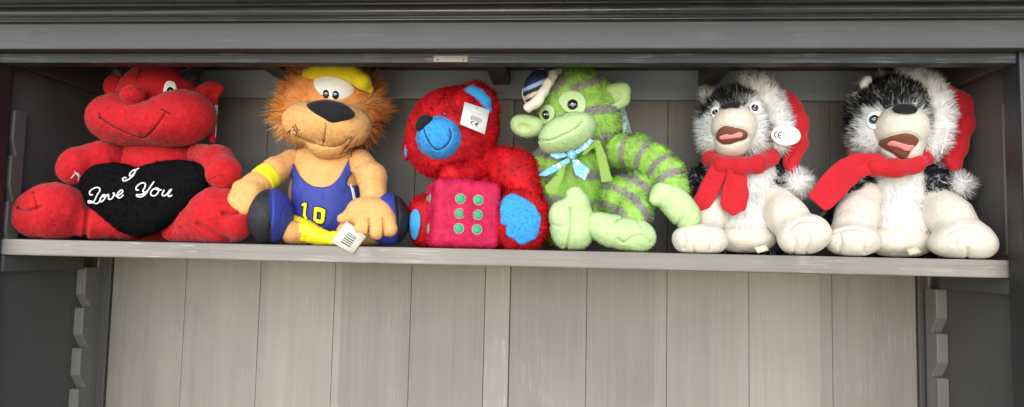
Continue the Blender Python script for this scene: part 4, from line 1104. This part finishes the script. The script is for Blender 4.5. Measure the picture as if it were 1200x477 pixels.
def husky(D):
    t = thing('plush_husky', D['label'], 'plush toy', base_of(D['base'], .2), 'plush toys sitting in a row on the shelf')
    hx, hy, hr = D['head']
    skull = lumpy(U(.015, ell(hx, hy, .2, hr, hr*.97, hr*.85), ell(hx-hr*.35, hy+hr*.42, .185, hr*.62, hr*.5, hr*.6), ell(hx+hr*.3, hy+hr*.42, .185, hr*.62, hr*.5, hr*.6)), .0008, 60)
    dark = smooth_poly(D['dark'], 5); pale = [smooth_poly(p, 5) for p in D['pale']]
    def hcol(P, q):
        n = vnoise(P, 170)*5+vnoise(P, 60)*4
        d = -poly_d(q, dark)+n
        for p in pale: d = np.minimum(d, poly_d(q, p)+n*.4)
        k = np.clip(d/5+.5, 0, 1)
        k = k*np.clip(1.05-.5*(vnoise(P+2, 420) > .38), 0, 1)
        return shade_mix(SNOW, COAL, np.clip(k, 0, 1))
    mx, my, mr, mrz = D['muzzle']
    muz_c = U(.012, ell(mx, my-mrz*.15, .152, mr, mrz*.85, 30, rot=D['mrot']), ell(mx+D['chin'][0], my+D['chin'][1], .16, mr*.72, mrz*.48, 22))
    mc3 = at(mx, my, .16)
    def comb(P, q):
        d = P-mc3; d[:, 1] *= .3; d /= np.linalg.norm(d, axis=1)[:, None]+1e-6; return d
    head = form('head', skull, hcol, M_FUR, t, .0024, fur_(400000, .0125, w=.0011, comb=comb, lift=.35, jit=.38, droop=.25, keep=lambda P, q: np.where(muz_c[0](P) < .001, 0, 1)))
    muz = seam(lumpy(muz_c, .0005, 90), D['mouth'], .002, 2.0)
    mo = form('muzzle', muz, CREAM*1.02, M_PLUSH, head, .0018)
    mth = form('mouth', patch(muz, D['mouth'], .0013, .0006, .0015), BROWN, M_FELT, mo, .0011)
    form('tongue', lumpy(patch(muz, D['tongue'], .0018, .0025, .002), .0005, 150), TONGUE, M_FELT, mth, .0010)
    form('nose', patch(muz, D['nose'], .003, .0025, .0025, smooth=True), BLACK*1.1, M_FELT, mo, .0012)
    for po, x, y, r, iris in D['eyes']:
        ep = form('eye_patch', patch(skull, po, .0022, .0045, .002), SNOW, M_FELT, head, .0014)
        if iris:
            ey, c, gn = button_eye('eye', grow(skull, .0066), x, y, r, lambda V, q: np.tile(np.array([.07, .19, .29]), (len(V), 1)), M_PLAST, ep, flat=.5)
            pe = ball('pupil', c+gn*mpp(x, .15)*r*.25+np.array([.0004, -.0004, .0003]), np.array([.88, .46, .88])*mpp(x, .15)*r, BLACK, M_PLAST, ey)
            ball('catchlight', c+gn*mpp(x, .15)*r*.62+np.array([.0002, -.0006, .0012]), (.001, .0006, .001), WHITE, M_PLAST, ey, nu=10, nv=8)
        else:
            ey, c, gn = button_eye('eye', grow(skull, .0066), x, y, r, BLACK, M_PLAST, ep, flat=.5)
            ball('catchlight', c+gn*mpp(x, .15)*r*.5+np.array([-.0004, -.0004, .001]), (.0008, .0005, .0008), WHITE, M_PLAST, ey, nu=10, nv=8)
    for pts, inner, col_ in D['ears']:
        e_ = form('ear', limb(pts, .006), col_, M_FUR, head, .0022, fur_(420000, .010, w=.001, comb=(-.1, 0, .8), lift=.45))
        if inner: form('ear_lining', ell(*inner), SNOW, M_PLUSH, e_, .0014)
    # body
    bx, by = D['body']
    torso = onshelf(lumpy(U(.02, ell(bx, by+6, .225, 44, 52, 42), ell(bx, by-12, .21, 40, 32, 36), ell(bx, by+34, .2, 42, 27, 36)), .001, 50))
    chest = smooth_poly(D['chest'], 5)
    def bcol_(P, q):
        n = vnoise(P, 150)*5
        k = np.clip((poly_d(q, chest)+n)/6+.5, 0, 1)
        k = k*np.clip(1.05-.7*(vnoise(P+2, 380) > .3), 0, 1)
        return shade_mix(SNOW, COAL, k)
    form('body', torso, bcol_, M_FUR, t, .0024, fur_(380000, .0125, w=.001, comb=(0, -.25, -1), lift=.35, jit=.35, keep=lambda P, q: np.where(q[:, 1] > D['belly_y'], .0, 1)))
    form('belly', onshelf(lumpy(seam(ell(bx+D['belly'][0], D['belly'][1], .172, D['belly'][2], D['belly'][3], 26), [(bx-40, D['belly'][1]-D['belly'][3]*.5), (bx, D['belly'][1]-D['belly'][3]*.3), (bx+40, D['belly'][1]-D['belly'][3]*.55)], .0018, 2), .001, 60)), CREAM, M_PLUSH, t, .0022)
    for pts in D['hips']:
        form('hip', onshelf(limb(pts)), lambda P, q: shade_mix(COAL, SNOW, np.clip(vnoise(P, 260)*1.5-.35, 0, 1)), M_FUR, t, .0024, fur_(380000, .010, w=.001, comb=(0, -.5, -.5), lift=.45))
    for pts in D['shoulders']:
        form('shoulder', lumpy(limb(pts, .01), .0008, 60), lambda P, q: shade_mix(COAL, SNOW, np.clip(vnoise(P, 260)*1.8-.35, 0, 1)), M_FUR, t, .0022, fur_(420000, .010, w=.001, comb=(.2, -.2, -.7), lift=.4, jit=.5))
    for L in D['legs']:
        lg = U(.012, limb(L['bone'], .012), *[ell(*e) for e in L['toes']])
        lg = onshelf(lumpy(lg, .0008, 70))
        for s in L['seams']: lg = seam(lg, s, .0026, 1.6)
        form('leg', lg, lambda P, q: CREAM[None]*(1.0+.03*vnoise(P, 60)[:, None]), M_PLUSH, t, .002)
    # hat
    ht = lumpy(U(.012, *[limb(h_, .012) for h_ in D['hat']]), .0015, 45)
    ht = both(ht, lambda P: -(P[:, 1]-D.get('hat_front', .15)), .004)
    for s in D['folds']: ht = seam(ht, s, .003, 2.5)
    hat = form('hat', ht, SRED, M_FLEECE, head, .0022)
    tw = np.array([at(x, y, Y) for x, y, Y, r in D['trim']]); tc = tw.mean(0)
    s_, cmb, l_ = along([a[:3] for a in D['trim']])
    def tcomb(P, q):
        d = P-at(hx, hy+15, .2); d[:, 1] *= .2; d /= np.linalg.norm(d, axis=1)[:, None]+1e-6; return d
    form('hat_trim', lumpy(limb(D['trim'], .008), .0012, 70), SNOW, M_FUR, hat, .0022, fur_(430000, .0125, w=.001, comb=tcomb, lift=.5, jit=.45, droop=.15))
    px, py, pY, pr = D['pom']
    pc = at(px, py, pY)
    form('pompom', lumpy(ell(px, py, pY, pr*.62, pr*.62, pr*.62), .001, 90), SNOW, M_FUR, hat, .002, fur_(620000, pr*.62*mpp(px, pY), w=.001, comb=lambda P, q: (P-pc)/.02, lift=.9, jit=.4, droop=.1, back=1.1))
    # scarf
    sc_ = lumpy(limb(D['scarf'], .010), .0014, 55)
    sc_ = both(sc_, lambda P: -(P[:, 1]-.1), .002)
    SCF = form('scarf', sc_, SRED, M_FLEECE, t, .002)
    for po, yf, folds in D['tails']:
        sl = lumpy(slab(po, yf, .0042, .003), .0018, 38)
        for s in folds: sl = seam(sl, s, .0015, 3.2)
        form('scarf_tail', sl, SRED, M_FLEECE, SCF, .0018)
    return t, head, hat

D1 = dict(label='black and white plush husky in santa hat with an oval white tag on its cheek', base=875,
    head=(862, 145, 40), muzzle=(860, 153, 26, 30), mrot=0, chin=(-2, 18),
    dark=[(818, 122), (824, 104), (838, 92), (856, 84), (880, 86), (902, 100), (914, 130), (916, 172), (902, 168), (896, 150), (895, 136), (884, 118), (872, 124), (846, 126), (840, 134), (830, 136), (820, 134)],
    pale=[[(880, 122), (892, 118), (897, 128), (890, 134)]],
    nose=[(844, 118), (849, 115.5), (858, 117), (866, 113.5), (868, 120), (866, 126), (857, 125.5), (846, 127)],
    mouth=[(838.5, 160), (842, 152), (850, 147.5), (862, 149.5), (872, 152), (876.5, 157), (874, 163), (864, 166), (856, 169), (847, 169), (841, 165)],
    tongue=[(843.5, 160.5), (850, 157.5), (858, 157.5), (866, 154.5), (870.5, 156.5), (869, 161), (860, 162.5), (850, 163.5), (845, 163.5)],
    eyes=[([(878, 124), (882, 119), (888, 118), (892, 122), (892, 129), (888, 133), (881, 132)], 884.5, 126.5, 4.6, False),
          ([(833, 129), (837, 125), (842, 125), (843, 131), (839, 138), (835, 138)], 838, 131.5, 3.6, False)],
    ears=[([(832, 120, .2, 8), (825, 111, .2, 6)], None, lambda P, q: shade_mix(SNOW*.75, COAL, np.clip(.3+.6*vnoise(P, 300), 0, 1)))],
    body=(872, 228), chest=[(838, 185), (866, 190), (900, 185), (911, 196), (912, 215), (914, 240), (915, 300), (826, 300), (830, 250), (832, 215)], belly_y=270,
    belly=(0, 280, 37, 17),
    hips=[[(846, 288, .22, 14), (838, 290, .18, 8)], [(905, 286, .22, 14), (908, 290, .17, 9)], [(862, 292, .2, 9), (895, 292, .2, 9)]],
    shoulders=[[(826, 206, .235, 14), (815, 222, .225, 12), (818, 244, .215, 12)], [(904, 194, .215, 13), (914, 210, .195, 13), (910, 224, .18, 12)]],
    legs=[dict(bone=[(842, 226, .19, 17), (832, 250, .165, 19), (824, 268, .145, 19)], toes=[(820, 280, .122, 30, 17.5, 22), (812, 282, .115, 22, 16, 18), (836, 283, .122, 14, 14, 16)],
               seams=[[(801, 272), (803, 281), (802, 291)], [(815, 270), (816, 281), (814, 294)], [(832, 270), (834, 280), (832, 293)]]),
          dict(bone=[(907, 232, .18, 18), (922, 254, .15, 22), (936, 272, .13, 22)], toes=[(941, 276, .118, 30, 21, 22, -22), (951, 274, .114, 20, 18, 18, -20)],
               seams=[[(925, 270), (932, 262), (944, 258), (956, 260)], [(929, 276), (933, 286), (930, 297)], [(946, 272), (949, 284), (945, 296)]])],
    hat=[[(878, 112, .225, 20), (905, 130, .21, 24), (920, 150, .2, 20)], [(915, 125, .2, 18), (930, 145, .19, 14), (934, 168, .18, 10), (927, 190, .175, 6), (929, 204, .17, 5)], [(925, 130, .2, 14), (938, 163, .19, 4)]],
    folds=[[(916, 118), (926, 140), (930, 162)], [(938, 168), (928, 178), (922, 190)]],
    trim=[(874, 96, .195, 6.5), (888, 101, .18, 7.5), (899, 111, .17, 8), (907, 124, .164, 8), (912, 139, .162, 8), (915, 154, .165, 7.5), (912, 169, .17, 7)],
    pom=(936, 216, .165, 18.5),
    scarf=[(838, 176, .215, 8), (834, 187, .175, 9), (846, 193, .15, 9), (866, 195, .142, 9.5), (888, 192, .15, 9), (904, 185, .168, 8.5), (906, 174, .21, 7)],
    tails=[([(838, 184), (852, 184), (866, 190), (850, 212), (838, 232), (828, 250), (821, 261), (814, 250), (810, 236), (818, 222), (828, 204)], lambda x, y: .147+.0002*np.maximum(0, 860-x)-.0002*(y-190), [[(848, 190), (832, 216), (816, 248)]]),
           ([(856, 190), (864, 190), (874, 197), (877, 206), (877.5, 230), (875, 246), (868, 250), (858, 254), (851, 248), (845, 241), (846, 226), (849, 212)], lambda x, y: .140-.00012*(y-190), [[(863, 194), (860, 208), (858, 222)]])])
th1, head1, hat1 = husky(D1)
# oval paper tag
tgo = ell(921, 158.5, .140, 17.5, 12.6, 1, rot=4)
TG = form('tag', tgo, (.66, .65, .61), M_CARD, th1, .0007)
def uvo(u, v, lift=0):
    return at(921+(u-.5)*35*math.cos(.07)-(v-.5)*25*math.sin(.07), 158.5+(v-.5)*25*math.cos(.07)+(u-.5)*35*math.sin(.07), .1384)
ink('ce_mark', uvo, [[(.22, .36), (.14, .42), (.12, .52), (.16, .62), (.20, .66)], [(.35, .37), (.27, .42), (.25, .53), (.28, .63), (.34, .67)], [(.25, .53), (.33, .53)]], .0006, BLACK, TG)
marks('small_print', lambda u, v, l=0: uvo(u, v), [(.50, .15, .58, .18), (.43, .27, .68, .305), (.40, .38, .84, .41), (.38, .49, .86, .52), (.36, .60, .78, .63), (.37, .71, .66, .74)], (.42, .42, .40), TG)
lb, uv = card('sewn_label', [(884, 290), (897, 287), (901, 293), (888, 297)], (.13, .13, .128, .128), th1, col=(.66, .60, .42))

D2 = dict(label='larger husky plush in santa hat, one blue eye showing, tilted head, at right end', base=1055,
    head=(1046, 139, 46), muzzle=(1056, 155.5, 30, 32), mrot=8, chin=(1, 21.5),
    dark=[(980, 182), (980, 140), (990, 108), (1010, 86), (1040, 80), (1066, 84), (1086, 104), (1096, 140), (1090, 150), (1080, 132), (1060, 126), (1046, 129), (1036, 134), (1022, 129), (1012, 138), (1004, 150), (998, 156), (996, 182)],
    pale=[[(1010, 140), (1018, 128), (1032, 126), (1036, 136), (1020, 146)]],
    nose=[(1045.5, 128), (1050, 123), (1060, 121.5), (1070, 123), (1075.5, 128), (1072, 132.5), (1061, 133.5), (1050, 132)],
    mouth=[(1028.5, 168), (1034, 163.5), (1046, 159), (1060, 156), (1070, 158), (1076.5, 163), (1075, 169), (1068, 176), (1063, 185), (1055, 186), (1046, 180), (1036, 174.5)],
    tongue=[(1039, 168.5), (1046, 165), (1054, 167), (1064, 170), (1071, 170), (1070, 176), (1062, 177), (1052, 173), (1042, 171.5)],
    eyes=[([(1015, 141), (1018, 133), (1027, 130), (1034, 133), (1035, 142), (1029, 150), (1020, 150)], 1024.5, 140.5, 6.0, True)],
    ears=[([(1018, 106, .205, 8), (1014, 98, .205, 8)], (1014.5, 97, .192, 6.5, 9, 7, 25), lambda P, q: shade_mix(SNOW*.8, COAL, np.clip(.4+.5*vnoise(P, 300), 0, 1))),
          ([(1030, 98, .21, 6), (1034, 90, .21, 4)], None, SNOW*.85), ([(1003, 124, .205, 5), (1002, 114, .205, 4)], None, SNOW*.9)],
    body=(1052, 232), chest=[(1014, 190), (1050, 200), (1084, 192), (1086, 215), (1094, 240), (1100, 300), (1006, 300), (1008, 250), (1014, 225)], belly_y=280,
    belly=(1, 283, 42, 19),
    hips=[[(1022, 290, .22, 15), (1018, 294, .18, 8)], [(1088, 290, .22, 15), (1092, 294, .17, 9)], [(1036, 297, .2, 8), (1078, 297, .2, 8)]],
    shoulders=[[(1006, 216, .19, 15), (992, 226, .185, 14), (980, 250, .21, 14)], [(1082, 196, .21, 14), (1094, 210, .18, 14), (1098, 222, .168, 12)]],
    legs=[dict(bone=[(1014, 228, .185, 17), (1004, 252, .16, 22), (1000, 270, .14, 24)], toes=[(999, 283, .122, 31, 17.5, 24), (1000, 281, .112, 22, 17, 18)],
               seams=[[(984, 275), (986, 285), (984, 296)], [(1014, 275), (1015, 285), (1013, 296)], [(975, 274), (998, 268), (1024, 274)]]),
          dict(bone=[(1092, 228, .18, 17), (1112, 254, .15, 23), (1126, 274, .13, 24)], toes=[(1133, 282, .118, 31, 20, 24, 14), (1141, 283, .112, 22, 18, 18, 10), (1112, 286, .125, 22, 15, 22)],
               seams=[[(1118, 286), (1124, 276), (1138, 274), (1150, 280)], [(1133, 291), (1133.5, 298), (1133, 302)], [(1110, 274), (1126, 266), (1146, 270)]])],
    hat=[[(1068, 108, .225, 22), (1096, 126, .21, 24), (1108, 150, .2, 18)], [(1104, 116, .2, 16), (1124, 124, .2, 14), (1128, 145, .19, 11), (1122, 172, .18, 9), (1118, 192, .175, 8)], [(1098, 140, .2, 16), (1108, 170, .19, 12), (1116, 196, .175, 7)]],
    folds=[[(1110, 112), (1122, 124), (1126, 136)], [(1136, 128), (1128, 144), (1122, 168), (1120, 190)], [(1108, 140), (1112, 165), (1116, 190)]],
    trim=[(1058, 88, .195, 6.5), (1074, 92, .182, 8), (1089, 102, .172, 8.5), (1098, 117, .162, 9), (1103, 134, .158, 9), (1102, 151, .16, 9), (1097, 167, .164, 8.5), (1088, 179, .172, 7.5)],
    pom=(1123, 218, .165, 18.5),
    scarf=[(1000, 180, .215, 8), (1004, 192, .175, 9), (1024, 196, .15, 9.5), (1048, 198, .142, 9.5), (1072, 193, .15, 9), (1084, 185, .17, 8), (1086, 174, .21, 7)],
    tails=[([(1020, 180), (1034, 182), (1040, 190), (1032, 200), (1014, 206), (1000, 218), (984, 234), (969, 246.5), (957, 240), (947, 231), (950, 222), (964, 204), (982, 190), (1002, 181)], lambda x, y: .150-.0002*np.maximum(0, 1030-x), [[(1030, 188), (1012, 192), (998, 202)]])])
th2, head2, hat2 = husky(D2)
rod('tag_string', np.array([at(x, y, .142) for x, y in smooth_poly([(1110, 152), (1109, 160), (1106, 170), (1103, 180)], 5, False)]), .0007, (.75, .72, .66), M_THREAD, hat2)
lb, uv = card('sewn_label', [(1062, 292), (1074, 289), (1080, 296), (1066, 299.5)], (.13, .13, .128, .128), th2, col=(.55, .48, .32))
